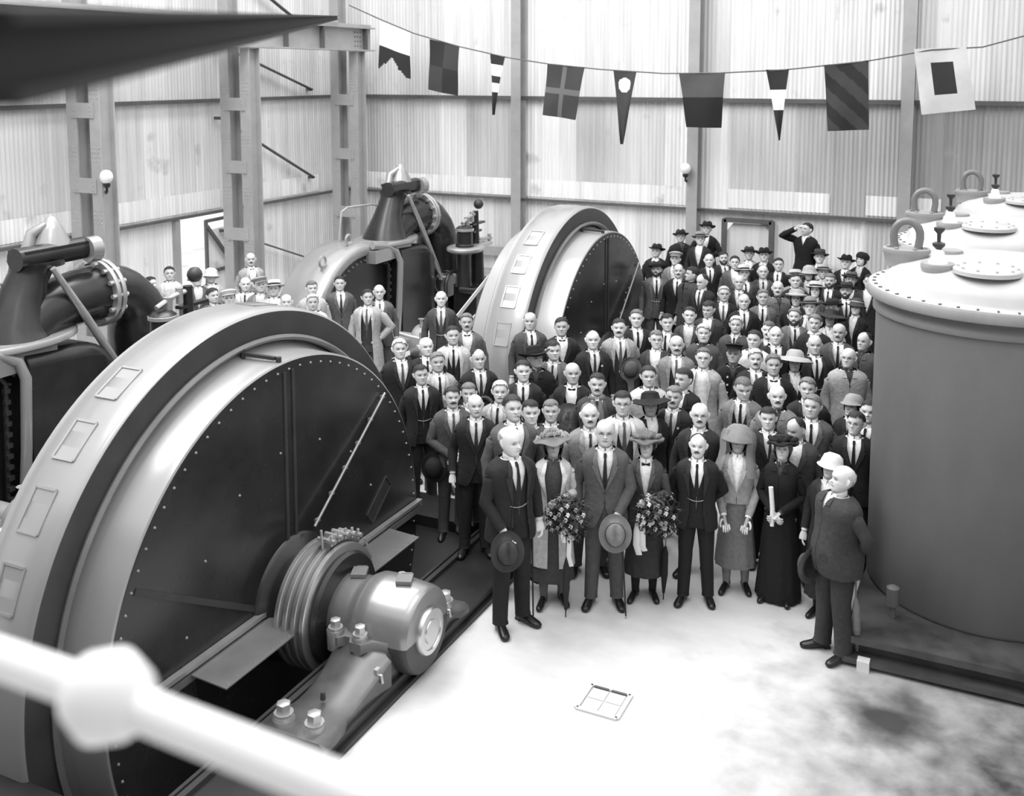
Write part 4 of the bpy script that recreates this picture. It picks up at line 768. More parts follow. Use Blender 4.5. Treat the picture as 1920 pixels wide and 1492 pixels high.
    if pipe: hb('pipe', 'leather', None, lambda q: (q.tube([HT_((.012, -.088, -.056), M), HT_((.03, -.13, -.075), M)], [.003] * 2, 6), q.tube([HT_((.03, -.13, -.085), M), HT_((.03, -.132, -.055), M)], [.008, .01], 8)))
    # --- clothes
    skirted = fem; wv = .0035 if lod == 0 else .0025
    white = .92; opened = style in ('v', 'o', 'oc'); coat = style in ('o', 'oc', 'c') or style in ('F2', 'F8')
    b = MB(); loft(b, [.95, 1.1, 1.25, 1.36, 1.42, 1.46, 1.485], -.004, None, fat, fem, 18)
    if not (scarf or style == 'F2' or tie in ('o',)) or True:
        zc = 1.487; cl = [[(r * sin(a), -r * cos(a) * 1.02 + .006, z + .010 * cos(a) * -1) for a in np.linspace(.12, 2 * pi - .12, 22)] for r, z in ((.064, zc), (.062, zc + .032), (.058, zc + .034), (.057, zc + .01))]; b.grid(cl)
        for sg in (-1, 1): b.add([(sg * .006, -.068, zc + .024), (sg * .048, -.050, zc + .022), (sg * .040, -.078, zc - .040), (sg * .022, -.086, zc - .042)], [(0, 1, 2, 3)] if sg > 0 else [(3, 2, 1, 0)])
    for sg, pn, sh_, e, w_, dn in arms: b.tube([w_ - dn * .05, w_ + dn * .012], [.034, .034], 10, cap=False)
    sv = white if style not in ('F7', 'P') and not (style == 'c' and tie == '' and not fem) else .05
    if style == 'F2': sv = .08
    put(t, 'blouse' if fem else 'shirt', b, 'cloth', sv * (1 if sv < .5 else rn.uniform(.8, 1.05)))
    if tie == 't':
        q = MB(); tt_ = rn.choice([.015, .02, .04, .1]) if style not in ('F3',) else .06; q2 = [(1.475, -.011, .011), (1.455, -.015, .015), (1.43, -.010, .010), (1.36, -.015, .015), (1.26, -.020, .020), (1.15, -.022, .022)]; strip(q, q2, -.004, fat, fem, .010); put(t, 'tie', q, 'cloth', tt_)
    if tie == 'b':
        q = MB(); 
        for sg in (-1, 1): q.tube([(0, -.082, 1.468), (sg * .02, -.085, 1.468), (sg * .042, -.078, 1.468)], [(.006, .007), (.006, .012), (.004, .020)], 8, ref=(0, 0, 1))
        put(t, 'bow_tie', q, 'cloth', .012)
    ramp = lambda zz, vv: (lambda z: float(np.interp(z, zz, vv)))
    if not fem and style not in ('P',) and tie != 'o':
        q = MB(); gv = ramp([.9, 1.17, 1.30, 1.42, 1.47], [.002, .002, .042, .072, .07]); loft(q, [.93, 1.0, 1.08, 1.16, 1.22, 1.30, 1.38, 1.43, 1.465], .006, gv, fat, fem, 22, seed=sd); put(t, 'waistcoat', q, 'cloth', tone * (.8 if style in ('v',) else 1) if style not in ('o', 'oc') or tone < .08 else .035)
        if style == 'v' and base >= 0:
            q = MB(); q.tube([(sg * .09 * 1., front(1.13, .012, sg * .09, fat) - .006, 1.13 - .025 * (1 - sg * sg)) for sg in np.linspace(-1, 1, 9)], [.0035] * 9, 5); put(t, 'watch_chain', q, 'rivet')
    # jacket / coat
    hem = .80 if not coat else .46
    if style in ('P', 'j'): hem = .78
    if fem: hem = .80 if style != 'F2' and style != 'F8' else .42
    if style == 'F6': hem = .98
    if style == 'F7': hem = 1.0
    if opened: gj = ramp([.4, .8, 1.0, 1.2, 1.36, 1.45, 1.5], [.12, .10, .085 if style != 'v' else .07, .085 if style != 'v' else .07, .075, .062, .06])
    elif style in ('c', 'P', 'F7', 'j'): gj = ramp([.4, .9, 1.36, 1.43, 1.5], [.03, .002, .002, .028, .055])
    elif style == 'F2': gj = ramp([.4, .9, 1.1, 1.36, 1.45, 1.5], [.06, .05, .06, .09, .07, .06])
    else: gj = ramp([.78, .9, 1.0, 1.14, 1.30, 1.42, 1.5], [.10, .04, .004, .003, .048, .072, .068])
    if fem and style not in ('F2', 'F7'): gj = ramp([.4, .78, 1.0, 1.12, 1.34, 1.45, 1.5], [.03, .02, .004, .004, .040, .062, .06])
    zs = [z for z in (.42, .46, .56, .68, .80, .86, .93, 1.0, 1.07, 1.14, 1.20, 1.26, 1.32, 1.37, 1.41, 1.44, 1.465, 1.485, 1.497) if z >= hem - .001]
    dwj = .020 if not coat else .027; b = MB(); loft(b, zs, dwj, gj, fat, fem, 34, seed=sd, wr=wv, flare=.07 if coat or fem else .05)
    bj = b; b = MB() if style not in ('c', 'P', 'F7', 'j') else bj
    for sg in (-1, 1):
        if style not in ('c', 'P', 'F7', 'j'):
            zl = [1.14, 1.20, 1.27, 1.33, 1.375, 1.376, 1.41, 1.45, 1.485]; wl_ = [.002, .018, .034, .048, .058, .040, .040, .034, .022]
            if opened: zl = [.95] + zl; wl_ = [.012] + wl_
            strip(b, [(z, sg * (gj(z)), sg * (gj(z) + wq)) if sg > 0 else (z, sg * (gj(z) + wq), sg * gj(z)) for z, wq in zip(zl, wl_)], dwj, fat, fem, .011)
        else: strip(b, [(1.43, sg * .03, sg * .085), (1.46, sg * .035, sg * .085), (1.485, sg * .045, sg * .075)][::1] if sg > 0 else [(1.43, -.085, -.03), (1.46, -.085, -.035), (1.485, -.075, -.045)], dwj, fat, fem, .008)
        if not fem and hem < .9: strip(bj, [(.99, min(sg * .07, sg * .14), max(sg * .07, sg * .14)), (.955, min(sg * .07, sg * .14), max(sg * .07, sg * .14))], dwj, fat, fem, .006)
    b is not bj and put(t, 'lapels', b, 'cloth', min(.8, tone * 1.45 + .006), smooth=60); b = bj
    for sg, pn, sh_, e, w_, dn in arms:
        k = 1.12 if coat else 1.; en = w_ - dn * (.012 if style not in ('F2',) else .12); q1 = sh_ * .85 + np.array((0, 0, .02 if pn != 'brow' else 0)); mid = (sh_ + e) / 2; m2 = (e + en) / 2
        pts = [q1 - (0, 0, 0), sh_ + (sg * .018, 0, -.015), sh_ * .7 + e * .3 + (sg * .005, 0, 0), mid, e * .8 + sh_ * .2, e, e * .8 + en * .2, m2, e * .2 + en * .8, en]
        rr = np.array([.06, .066, .064, .060, .056, .056, .054, .050, .046, .046]) * k * (.9 if fem else 1) * (1 + .04 * np.sin(np.arange(10) * 2.4 + sd)); b.tube(pts, rr, 12, cap=False)
    nm = 'coat' if coat else 'jacket'; put(t, nm, b, 'cloth', tone, smooth=60)
    if badge: q = MB(); q.tube([(.085, front(1.33, dwj, .085, fat) - .009, 1.335), (.085, front(1.33, dwj, .085, fat) - .014, 1.335)], [.013, .011], 10); put(t, 'badge', q, 'globe')
    q = MB()
    zb = {'s': (1.12, 1.04), 'P': (1.38, 1.28, 1.18, 1.08), 'c': (1.34, 1.22, 1.10)}.get(style, ())
    for z in zb:
        for xx in ((0,) if style != 'P' else (-.06, .06)): y0 = front(z, dwj, xx, fat, fem) - .003; q.tube([(xx, y0, z), (xx, y0 - .007, z)], [.009 if style != 'P' else .013] * 2, 8)
    if q.n: put(t, 'buttons', q, 'globe' if style == 'P' else 'leather')
    if scarf:
        q = MB(); q.tube([(.075 * sin(a), .008 - .078 * cos(a), 1.485) for a in np.linspace(.25, 2 * pi - .25, 15)], [(.020, .030)] * 15, 8)
        for sg in (-1, 1): q.tube([(sg * .03, -.085, 1.475), (sg * .05, front(1.38, .02, .05, fat) - .01, 1.38), (sg * .062, front(1.2, .02, .06, fat) - .012, 1.2), (sg * .06, front(1.0, .02, .06, fat) - .012, 1.02)], [(.02, .012), (.028, .008), (.032, .008), (.030, .006)], 8, ref=(0, 1, 0))
        put(t, 'scarf', q, 'cloth', .16 if scarf == 1 else .7)
    if not skirted:
        b = MB(); loft(b, [.82, .87, .93, .99, 1.03], .004, None, fat, fem, 20)
        for sg, hp, kn, ft in legs: b.tube([hp + (0, 0, -.02), hp * .7 + kn * .3, kn + (0, -.008, .04), kn - (0, 0, .04), kn * .4 + ft * .6, ft + (0, -.005, .02), ft + (0, -.012, -.015)], np.array([(.098, .105), (.092, .10), (.073, .080), (.070, .076), (.064, .072), (.060, .072), (.062, .082)]) * (1 + (fat - 1) * .6), 12, ref=(0, 1, 0))
        put(t, 'trousers', b, 'cloth', (.022 if style in ('o', 'oc', 'c') else tone * .9) if tone < .2 else .05, smooth=60)
    else:
        L_ = {'F2': .26, 'F4': .28, 'F6': .30, 'F7': .03, 'F8': .22}.get(style, .25); b = MB(); G = []
        for z in np.linspace(1.06, L_, 12):
            f = (1.06 - z) / .8; w_, d = (.135 + .085 * f ** .8, .11 + .075 * f ** .8); a = np.linspace(0, 2 * pi, 44, endpoint=False); pl = 1 + .035 * f * np.sin(a * 11 + sd)
            G.append(np.stack([w_ * pl * np.sin(a), -d * pl * np.cos(a), np.full_like(a, z)], 1))
        b.grid(G, closev=True); put(t, 'skirt', b, 'cloth', {'F2': .06, 'F4': .035, 'F6': .17, 'F7': .010, 'F8': .02}.get(style, tone))
        if L_ > .1:
            b = MB()
            for sg, hp, kn, ft in legs: b.tube([kn, kn * .5 + ft * .5, ft - (0, 0, .03)], [.055, .054, .036], 10)
            put(t, 'stockings', b, 'cloth', {'F2': .12, 'F6': .25}.get(style, .015))
    for sg, hp, kn, ft in legs:
        b = MB(); an = R(16) * sg; dx, dy = sin(an), -cos(an); P = lambda a, z: (ft[0] + dx * a, ft[1] + dy * a, z); wsc = .8 if fem else 1
        b.tube([P(-.065, .045), P(-.05, .045), P(0, .05), P(.06, .045), P(.12, .034), P(.17, .028), P(.20, .022), P(.208, .02)], np.array([(.01, .02), (.034, .044), (.038, .05), (.040, .044), (.045, .033), (.043, .027), (.028, .02), (.006, .008)]) * (wsc, 1), 12, ref=(0, 0, 1))
        b.tube([P(-.02, .05), P(-.012, .10)], [(.040, .045), (.038, .042)], 10); b.box(P(-.035, .012), (.055 * wsc, .05, .024), an)
        put(t, 'shoe', b, 'leather')
    return t
def at_local(t, p):
    a = t.rotation_euler[2]; s = t.scale[0]; x, y, z = np.array(p) * s; return (t.location[0] + x * cos(a) - y * sin(a), t.location[1] + x * sin(a) + y * cos(a), t.location[2] + z)
def stool(x, y, h, label):
    t = thing('wooden_box', label, 'box', (x, y, 0), 0)
    for k in range(4): b = MB(); b.box((0, (k - 1.5) * .15, h - .012), (.6, .14, .024)); obj('plank', b, 'wood', t, smooth=0)
    for s_ in (-1, 1): b = MB(); b.box((s_ * .28, 0, (h - .024) / 2), (.024, .6, h - .024)); obj('side', b, 'wood', t, smooth=0)

PEOPLE = []
def P(*a, **k):
    PEOPLE.append(person(*a, **k))
    if a[2] > .05 and abs(a[2] - .12) > .001: stool(a[0], a[1], a[2], 'rough wooden box under the feet of: ' + ' '.join(a[12].split()[:8]))
P(-3.853,8.008,0.00,1.862,'v',0.022,'bw','','','t',48,'F1','old bald man in front row in dark open suit, turned right, beside the bedplate',rz=32,pitch=10)
P(-3.685,8.584,0.00,1.634,'F2',0.55,'ld','feather:.16','','',6,'F2','woman in light coat and feathered hat, in front row, holding bouquet')
P(-3.220,8.730,0.00,1.790,'s',0.07,'bw','','wg','t',0,'F3','tall bald old man in grey suit with glasses, centre of front row')
P(-2.922,9.039,0.00,1.595,'F4',0.05,'ld','toque:.12','','b',-6,'F4','woman in grey jacket, dark skirt, bow tie and draped hat, front row')
P(-2.469,9.200,0.00,1.616,'v',0.02,'rd','','m','t',-8,'back','short man in black three-piece suit with moustache, front row right of bouquet')
P(-2.172,9.546,0.00,1.589,'F6',0.26,'ld','veil:.22','','',-4,'F6','woman in pale grey dress and long veiled hat with white gloves')
P(-1.756,9.564,0.00,1.575,'F7',0.012,'lg','black:.012','','',-8,'front','elderly woman in long black dress and black hat, holding rolled paper',rz=-12)
P(-1.308,9.453,0.00,1.509,'F8',0.02,'ld','cloche:.8','','',-20,'down','woman in white cloche hat and dark fur-trimmed coat, half hidden',rz=-12)
P(-1.130,8.795,0.00,1.687,'j',0.035,'bw','','w','',-68,'back','stout bald man standing in profile beside the near tank',rz=-58,stout=1.18)
P(-5.083,9.168,0.12,1.610,'s',0.06,'fd','','M','t',10,'front','man in grey tweed suit with large dark moustache, standing on the bedplate')
P(-4.699,8.958,0.12,1.639,'s',0.022,'bw','','w','t',12,'down','white haired man with white moustache in black suit on bedplate edge')
P(-5.913,9.935,0.00,1.660,'v',0.02,'fd','','','t',14,'down','dark haired young man in black suit right beside near generator disc')
P(-5.005,9.387,0.12,1.600,'s',0.07,'fg','','','t',0,'down','man with greying hair between tweed man and white moustached man')
P(-4.656,9.421,0.12,1.660,'s',0.25,'fw','','w','t',0,'down','white haired man with white moustache in pale suit, second row')
P(-4.117,8.629,0.12,1.809,'s',0.075,'fd','','','t',20,'down','sleek haired man in grey suit smoking a pipe behind bald front man',pipe=1)
P(-4.815,10.345,0.00,1.740,'s',0.025,'fd','','','t',10,'down','curly dark haired man in black suit below the slouch-hatted officer')
P(-4.121,9.030,0.00,1.758,'s',0.06,'fd','','','t',10,'down','young dark haired man behind feathered hat, left of smiling man')
P(-4.078,9.436,0.00,1.650,'s',0.025,'fg','','','t',0,'down','smiling man with cropped grey hair just above the feathered hat')
P(-3.578,9.249,0.00,1.743,'s',0.17,'rg','','m','t',6,'down','balding man with dark moustache in mid grey suit, behind tall centre man')
P(-3.356,9.594,0.00,1.794,'oc',0.38,'fd','','g','t',0,'down','curly haired man with glasses and long dark tie in pale raincoat')
P(-3.877,10.240,0.00,1.740,'o',0.035,'fd','','m','t',0,'down','man with narrow moustache wearing open dark overcoat and grey scarf',scarf=1)
P(-4.275,10.508,0.00,1.740,'o',0.02,'bw','','','b',8,'H1','large bald man in black overcoat holding hat at chest')
P(-3.177,9.961,0.00,1.686,'w',0.015,'ld','wide:.012','','',0,'down','woman in very wide black hat and black clothes behind draped hat')
P(-3.051,10.341,0.00,1.680,'s',0.03,'fg','','m','t',-8,'down','grey haired man in dark suit with white lapel badge, second row',badge=1)
P(-2.601,9.727,0.00,1.740,'v',0.028,'bg','','mg','t',0,'down','bald man with spectacles and lapel badge behind short moustached man',badge=1)
P(-3.083,10.766,0.00,1.761,'s',0.018,'fd','','m','',-40,'down','dark haired man in black suit with head turned left, mid crowd')
P(-3.482,10.827,0.00,1.719,'c',0.4,'fd','','','t',6,'down','dark haired man in pale raincoat behind woman in wide black hat')
P(-2.422,10.807,0.00,1.740,'o',0.13,'fg','','','t',12,'down','man with fair hair in grey overcoat looking down, mid crowd',pitch=14)
P(-2.021,10.199,0.00,1.638,'s',0.02,'fd','','','t',0,'down','dark wavy haired man in black suit behind veiled woman')
P(-2.025,10.660,0.00,1.740,'c',0.17,'bd','','m','',6,'down','balding man with dark moustache in grey buttoned overcoat')
P(-1.784,11.069,0.00,1.740,'s',0.025,'fg','','','t',0,'down','fair wavy haired man in dark suit behind grey cropped man')
P(-1.643,10.486,0.00,1.740,'s',0.075,'fg','','','t',-12,'down','man with cropped grey hair in grey suit leaning right')
P(-1.695,9.964,0.00,1.665,'s',0.045,'rd','','m','',-36,'down','dark balding man looking down left over black hat of elderly woman',pitch=18)
P(-1.206,10.376,0.00,1.659,'s',0.018,'fd','','g','t',-22,'down','dark haired man with glasses in black suit against near tank')
P(-1.332,11.070,0.00,1.599,'w',0.02,'ld','bell:.3','','',-30,'down','woman in grey bell-shaped hat beside near tank')
P(-1.125,10.760,0.00,1.671,'s',0.02,'fd','','','t',-10,'down','man mostly hidden behind near tank, above glasses man')
P(-6.533,10.476,0.00,1.767,'s',0.02,'fw','','','t',10,'down','white haired man in black suit above near generator rim')
P(-6.383,10.861,0.00,1.713,'s',0.025,'bw','','','t',16,'down','bald smiling man in dark suit left of pale suited youth')
P(-5.927,10.341,0.00,1.707,'s',0.28,'fg','','','t',10,'down','fair young man in pale suit and dark tie, left part of crowd')
P(-6.272,11.333,0.00,1.761,'o',0.36,'fd','','','t',12,'down','dark haired smiling man in open pale overcoat over dark waistcoat')
P(-5.498,10.570,0.00,1.740,'s',0.02,'rd','','','t',14,'front','man in black suit holding peaked cap upside down at his chest')
P(-6.288,11.742,0.12,1.719,'s',0.085,'fg','','m','b',4,'down','grey haired man with bow tie at left foot of far generator')
P(-7.511,13.216,0.00,1.740,'v',0.05,'bw','','','t',0,'down','tall bald man in open grey suit standing before far turbine')
P(-5.522,12.078,0.12,1.740,'v',0.05,'bg','','','t',-4,'down','thin grey haired man against pale rim of far generator')
P(-5.034,11.984,0.12,1.740,'s',0.022,'fd','','','b',0,'front','young man in bow tie before white band of far generator')
P(-4.891,10.882,0.00,1.743,'c',0.012,'fd','slouch:.012','','',30,'down','officer in black slouch hat and tunic, head turned right')
P(-4.850,11.297,0.00,1.737,'o',0.09,'fd','','','t',14,'down','dark haired man in open grey coat right of slouch hat')
P(-4.587,11.949,0.00,1.749,'v',0.022,'rd','','','t',6,'down','smiling man in black three-piece suit with round badge, before far disc',badge=1)
P(-4.359,12.285,0.12,1.731,'o',0.24,'fd','','M','t',0,'H2','moustached man in pale open coat holding a bowler hat')
P(-4.307,12.830,0.12,1.740,'s',0.02,'fg','','','t',0,'down','fair haired man in black suit before dark disc of far generator')
P(-3.888,12.376,0.00,1.728,'s',0.032,'fg','','g','',4,'down','grey haired man in spectacles and dark buttoned jacket, badge on lapel',badge=1)
P(-3.551,12.139,0.00,1.752,'o',0.16,'bg','','M','t',4,'down','balding man with dark drooping moustache in grey lapelled coat')
P(-4.018,13.258,0.00,1.740,'s',0.05,'fd','','','t',8,'down','square faced dark haired man in grey suit right of far disc')
P(-3.859,13.794,0.00,1.740,'s',0.04,'fd','','','o',0,'down','curly haired man with open white shirt collar')
P(-3.723,14.308,0.00,1.740,'s',0.035,'fd','','','o',-26,'down','man with dark fringe and open white shirt, looking down left',pitch=12)
P(-3.425,12.916,0.00,1.740,'c',0.055,'fw','','W','',4,'down','white bearded old man in dark grey coat, mid crowd')
P(-3.114,11.765,0.00,1.740,'oc',0.3,'fg','','g','o',-4,'down','grey haired man with glasses in pale caped raincoat')
P(-2.862,12.229,0.00,1.692,'P',0.01,'fd','police:.01','','',-10,'down','policeman in black peaked hat and tunic with white buttons')
P(-3.147,13.539,0.00,1.740,'c',0.055,'fw','','w','t',-6,'down','old man with drooping white moustache in grey coat')
P(-2.743,12.807,0.00,1.755,'c',0.75,'fd','','','o',-14,'down','dark haired man in white coat behind the policeman')
P(-2.541,11.975,0.00,1.743,'s',0.02,'fw','','m','t',4,'down','white haired man with dark moustache right of policeman')
P(-2.713,13.538,0.00,1.713,'s',0.03,'fg','','m','t',-10,'down','moustached man tucked between white coat and high-browed man')
P(-2.541,13.160,0.00,1.752,'s',0.02,'rd','','','t',4,'down','high-browed man in black suit with pale tie')
P(-2.268,11.670,0.00,1.788,'s',0.015,'fg','','','b',6,'down','fair young man in dinner jacket and black bow tie')
P(-2.121,12.185,0.00,1.697,'w',0.015,'ld','garden:.38','','',0,'down','woman in broad pale brimmed hat, black coat and white blouse')
P(-2.009,12.929,0.00,1.740,'v',0.02,'bd','','','t',6,'down','balding man in long black overcoat right of broad pale hat')
P(-2.524,14.361,0.00,1.740,'v',0.09,'fg','','B','t',-4,'down','grey haired bearded man in grey tweed coat')
P(-2.206,14.092,0.00,1.740,'o',0.025,'fg','','w','',-6,'down','grey haired man with white scarf in black coat',scarf=2)
P(-2.092,14.683,0.00,1.681,'w',0.35,'ld','wide:.03','','',-10,'down','woman in small dark hat with pale shawl')
P(-1.839,13.707,0.00,1.740,'s',0.055,'bw','','m','t',-8,'down','white haired man with dark moustache in grey suit near tank flange')
P(-1.494,13.381,0.00,1.740,'c',0.06,'rd','','','',-30,'down','dark haired man in grey collared coat leaning beside near tank')
P(-1.559,12.510,0.00,1.740,'c',0.27,'bw','','g','',-14,'down','bald man with glasses in long pale raincoat beside near tank')
P(-1.856,15.526,0.00,1.688,'w',0.02,'ld','band:.05','g','',-14,'down','woman in dark banded hat and white blouse under the tank flange')
P(-5.872,18.575,0.00,1.740,'s',0.02,'fd','fedora:.02','','',-16,'down','man in black fedora at left end of back rows')
P(-5.156,16.352,0.12,1.713,'v',0.1,'fd','fedora:.03','B','t',-8,'down','bearded man in black hat and grey jacket beside far disc rim')
P(-5.657,19.500,0.16,1.740,'c',0.015,'fd','fedora:.03','','',0,'down','man in dark pullover and felt hat raised above left back row')
P(-5.109,18.900,0.24,1.740,'s',0.03,'fd','boater:.3','','o',4,'down','man in straw boater with dark band and white shirt front')
P(-5.123,19.400,0.37,1.740,'s',0.012,'fd','fedora:.015','','o',-10,'L','laughing young man in dark hat leaning on man in boater')
P(-5.304,17.932,0.00,1.740,'s',0.15,'fd','cap:.4','','',-10,'down','man in pale cloth cap behind dark suited moustached man')
P(-4.711,18.077,0.00,1.743,'s',0.02,'rg','','','t',0,'down','high-browed fair man in dark suit below straw boater man')
P(-4.540,18.443,0.00,1.737,'s',0.03,'fd','','B','t',8,'down','man with short dark beard in back rows')
P(-4.247,18.077,0.00,1.740,'s',0.08,'fd','','','',0,'down','dark haired man behind round white straw hat')
P(-4.235,19.160,0.00,1.719,'s',0.3,'fd','fedora:.04','','o',0,'down','man in dark hat and white shirt before the pale back door')
P(-3.905,18.908,0.00,1.761,'s',0.015,'fd','fedora:.015','','o',0,'down','man in tall black hat and black jacket before back door')
P(-3.858,17.125,0.00,1.746,'s',0.05,'fd','boater:.65','','t',6,'down','grinning man in white straw hat with shaded face')
P(-4.754,16.270,0.12,1.740,'s',0.015,'rg','','m','t',0,'down','grey moustached man in black suit left of man in profile')
P(-4.468,15.990,0.12,1.767,'c',0.04,'fd','','','',-80,'down','dark haired man in profile facing left, long grey coat',rz=-50)
P(-4.173,15.645,0.12,1.740,'s',0.03,'rd','','','t',-46,'down','balding dark man looking down left behind profile man',pitch=15,rz=-30)
P(-3.768,16.366,0.00,1.740,'s',0.03,'bw','','','t',0,'down','bald man below the white straw hat')
P(-3.770,15.394,0.00,1.740,'s',0.015,'fw','','wg','t',8,'down','white haired man with glasses and moustache right of looking-down man')
P(-3.374,14.991,0.00,1.740,'s',0.02,'rg','','','t',4,'down','fair cropped man in black suit behind white moustached old man')
P(-3.613,17.452,0.00,1.734,'s',0.055,'rd','','','t',6,'down','balding smiling man in dark grey suit under tall black hat')
P(-3.182,15.417,0.00,1.740,'v',0.09,'fg','','','t',0,'down','grey haired man in grey jacket and dark tie, right back rows')
P(-3.500,18.200,0.00,1.740,'s',0.015,'fd','','','t',0,'down','narrow faced dark haired man right of tall black hat')
P(-3.226,19.300,0.50,1.740,'c',0.014,'fd','','','o',-50,'UP','man raised on platform shading his eyes with one arm',rz=-20)
P(-2.931,19.027,0.00,1.785,'s',0.03,'fd','boater:.06','','o',0,'down','man in dark straw boater below arm-raising man')
P(-2.867,17.534,0.00,1.749,'w',0.05,'ld','cloche:.4','','',-4,'down','woman in pale cloche hat in back rows')
P(-3.025,17.153,0.00,1.728,'s',0.2,'fd','boater:.6','','',-10,'down','person in flat cream straw hat left of pale cloche')
P(-2.944,16.757,0.00,1.767,'s',0.02,'fd','','','t',4,'down','sharp featured dark haired man below flat cream straw hat')
P(-2.691,17.918,0.00,1.716,'s',0.03,'fd','boater:.45','','',10,'down','man in light straw hat with dark ribbon, right back rows')
P(-3.107,16.161,0.00,1.740,'c',0.1,'bw','','m','',0,'down','white haired man in light coat with moustache holding a cap')
P(-2.463,17.105,0.00,1.746,'s',0.02,'fg','','B','t',-6,'down','fair bearded man below light straw hat with ribbon')
P(-2.552,16.248,0.00,1.740,'w',0.06,'ld','sailor:.7','','',-10,'down','woman in hat with gleaming white brim')
P(-2.461,18.915,0.00,1.740,'s',0.012,'fd','fedora:.01','','t',-10,'down','man in black fedora at right end of back row')
P(-2.255,19.329,0.00,1.740,'w',0.015,'ld','turban:.015','','',-30,'down','woman in close black turban hat at far right of back row')
P(-2.180,17.477,0.00,1.713,'s',0.03,'fd','fedora:.12','','',0,'down','man whose grey felt hat shows under the black fedora')
P(-2.116,16.431,0.00,1.740,'s',0.03,'fd','fedora:.05','B','t',-10,'down','bearded man in dark grey felt hat left of tank flange')
P(-2.711,15.509,0.00,1.740,'w',0.02,'ld','brimdark:.4','','',-4,'down','woman in dark brimmed hat with pale crown')
P(-2.412,14.931,0.00,1.761,'s',0.02,'fd','bowler:.22','','',-6,'down','man in light grey bowler hat in white scarf',scarf=2)
P(-2.154,15.240,0.00,1.710,'s',0.02,'fd','fedora:.03','','',-10,'down','man in wide dark felt hat above woman with shawl')
P(-1.864,17.210,0.00,1.761,'s',0.03,'fd','','','',-10,'down','man half hidden by left edge of tank flange')
P(-9.711,12.997,0.00,1.740,'s',0.35,'fg','','','t',10,'down','dark haired man in pale suit before far turbine drum')
P(-9.095,12.178,0.00,1.746,'s',0.45,'fw','','w','t',4,'down','white haired moustached man in pale suit above near generator rim')
P(-9.541,13.503,0.00,1.740,'s',0.08,'fd','','','t',0,'down','young man in grey suit before bolted disc of far turbine')
P(-8.561,12.824,0.00,1.743,'o',0.3,'fd','','','t',8,'hip','man in pale open overcoat with hand on hip by engine piping',badge=1)
P(-8.611,13.223,0.00,1.737,'s',0.09,'bw','','','t',4,'down','bald man in grey jacket behind man in pale overcoat')
P(-11.841,14.100,0.11,1.740,'v',0.3,'bw','','m','b',4,'down','elderly bald man raised above left group before second column')
P(-10.953,12.896,0.00,1.710,'s',0.6,'bw','','','t',4,'down','bald man in white jacket and thin black tie')
P(-10.561,12.789,0.00,1.752,'s',0.15,'fd','cap:.3','','',14,'down','man in grey cap with turned face beside white jacket')
P(-10.173,12.636,0.00,1.758,'s',0.4,'fd','sailor:.7','','',-10,'down','person in pale round hat and pale jacket, left group')
P(-9.477,12.056,0.00,1.734,'s',0.45,'bw','','','',0,'down','bald person just above crest of near generator, left of turbine drum')
P(-10.373,11.836,0.00,1.746,'s',0.15,'fd','cap:.55','','',0,'down','man in pale flat cap low behind near generator')
P(-12.618,12.941,0.00,1.740,'s',0.6,'fd','','','o',4,'down','dark haired man in white shirt behind near governor')
P(-12.239,12.162,0.00,1.740,'s',0.2,'fd','','','',50,'down','man in profile facing right behind near governor',rz=40)
P(-11.799,12.714,0.00,1.761,'s',0.06,'fd','bell:.6','','',20,'down','man in pale hat and dark jacket bending over near governor')
P(-11.878,13.127,0.00,1.719,'s',0.3,'fd','cloche:.6','','',0,'down','pale hatted person before the open side door')
P(-10.767,11.942,0.00,1.734,'s',0.08,'fd','','','',30,'down','dark jacketed man stooping right of near governor')
HIX = [21, 48, 40, 9]
# ---------------- things held by people ----------------
def held_hat(p, rot, kind, tone, label, band=.02):
    o = thing('felt_hat', label, 'hat', p); o.rotation_euler = rot
    m_ = hat_mesh(kind); sh(m_, (0, 0, -.04)); obj('crown_and_brim', m_, 'felt', o, tone, smooth=60)
    q = MB(); q.lathe([(.0925, .008), (.0945, .01), (.093, .035), (.0905, .036)], n=26, sy=1.16); obj('hat_band', q, 'felt', o, band); return o
def cane(a, b_, label, r=.011, umb=0):
    a = np.array(a, float); b_ = np.array(b_, float); o = thing('umbrella' if umb else 'walking_stick', label, 'umbrella' if umb else 'walking stick', tuple(b_)); q = MB(); d = a - b_
    if umb: q.tube([(0, 0, 0), d * .08, d * .10, d * .35, d * .62, d * .72], [.005, .006, .014, .034, .030, .010], 12); obj('rolled_canopy', q, 'cloth', o, umb); q = MB(); q.tube([d * .70, d], [.008, .009], 8); obj('handle', q, 'wood', o)
    else: q.tube([d * .02, d], [r * .7, r], 8); obj('shaft', q, 'leather', o); q = MB(); q.tube([(0, 0, 0), d * .03], [r * .8] * 2, 8); obj('ferrule', q, 'machined', o)
    return o
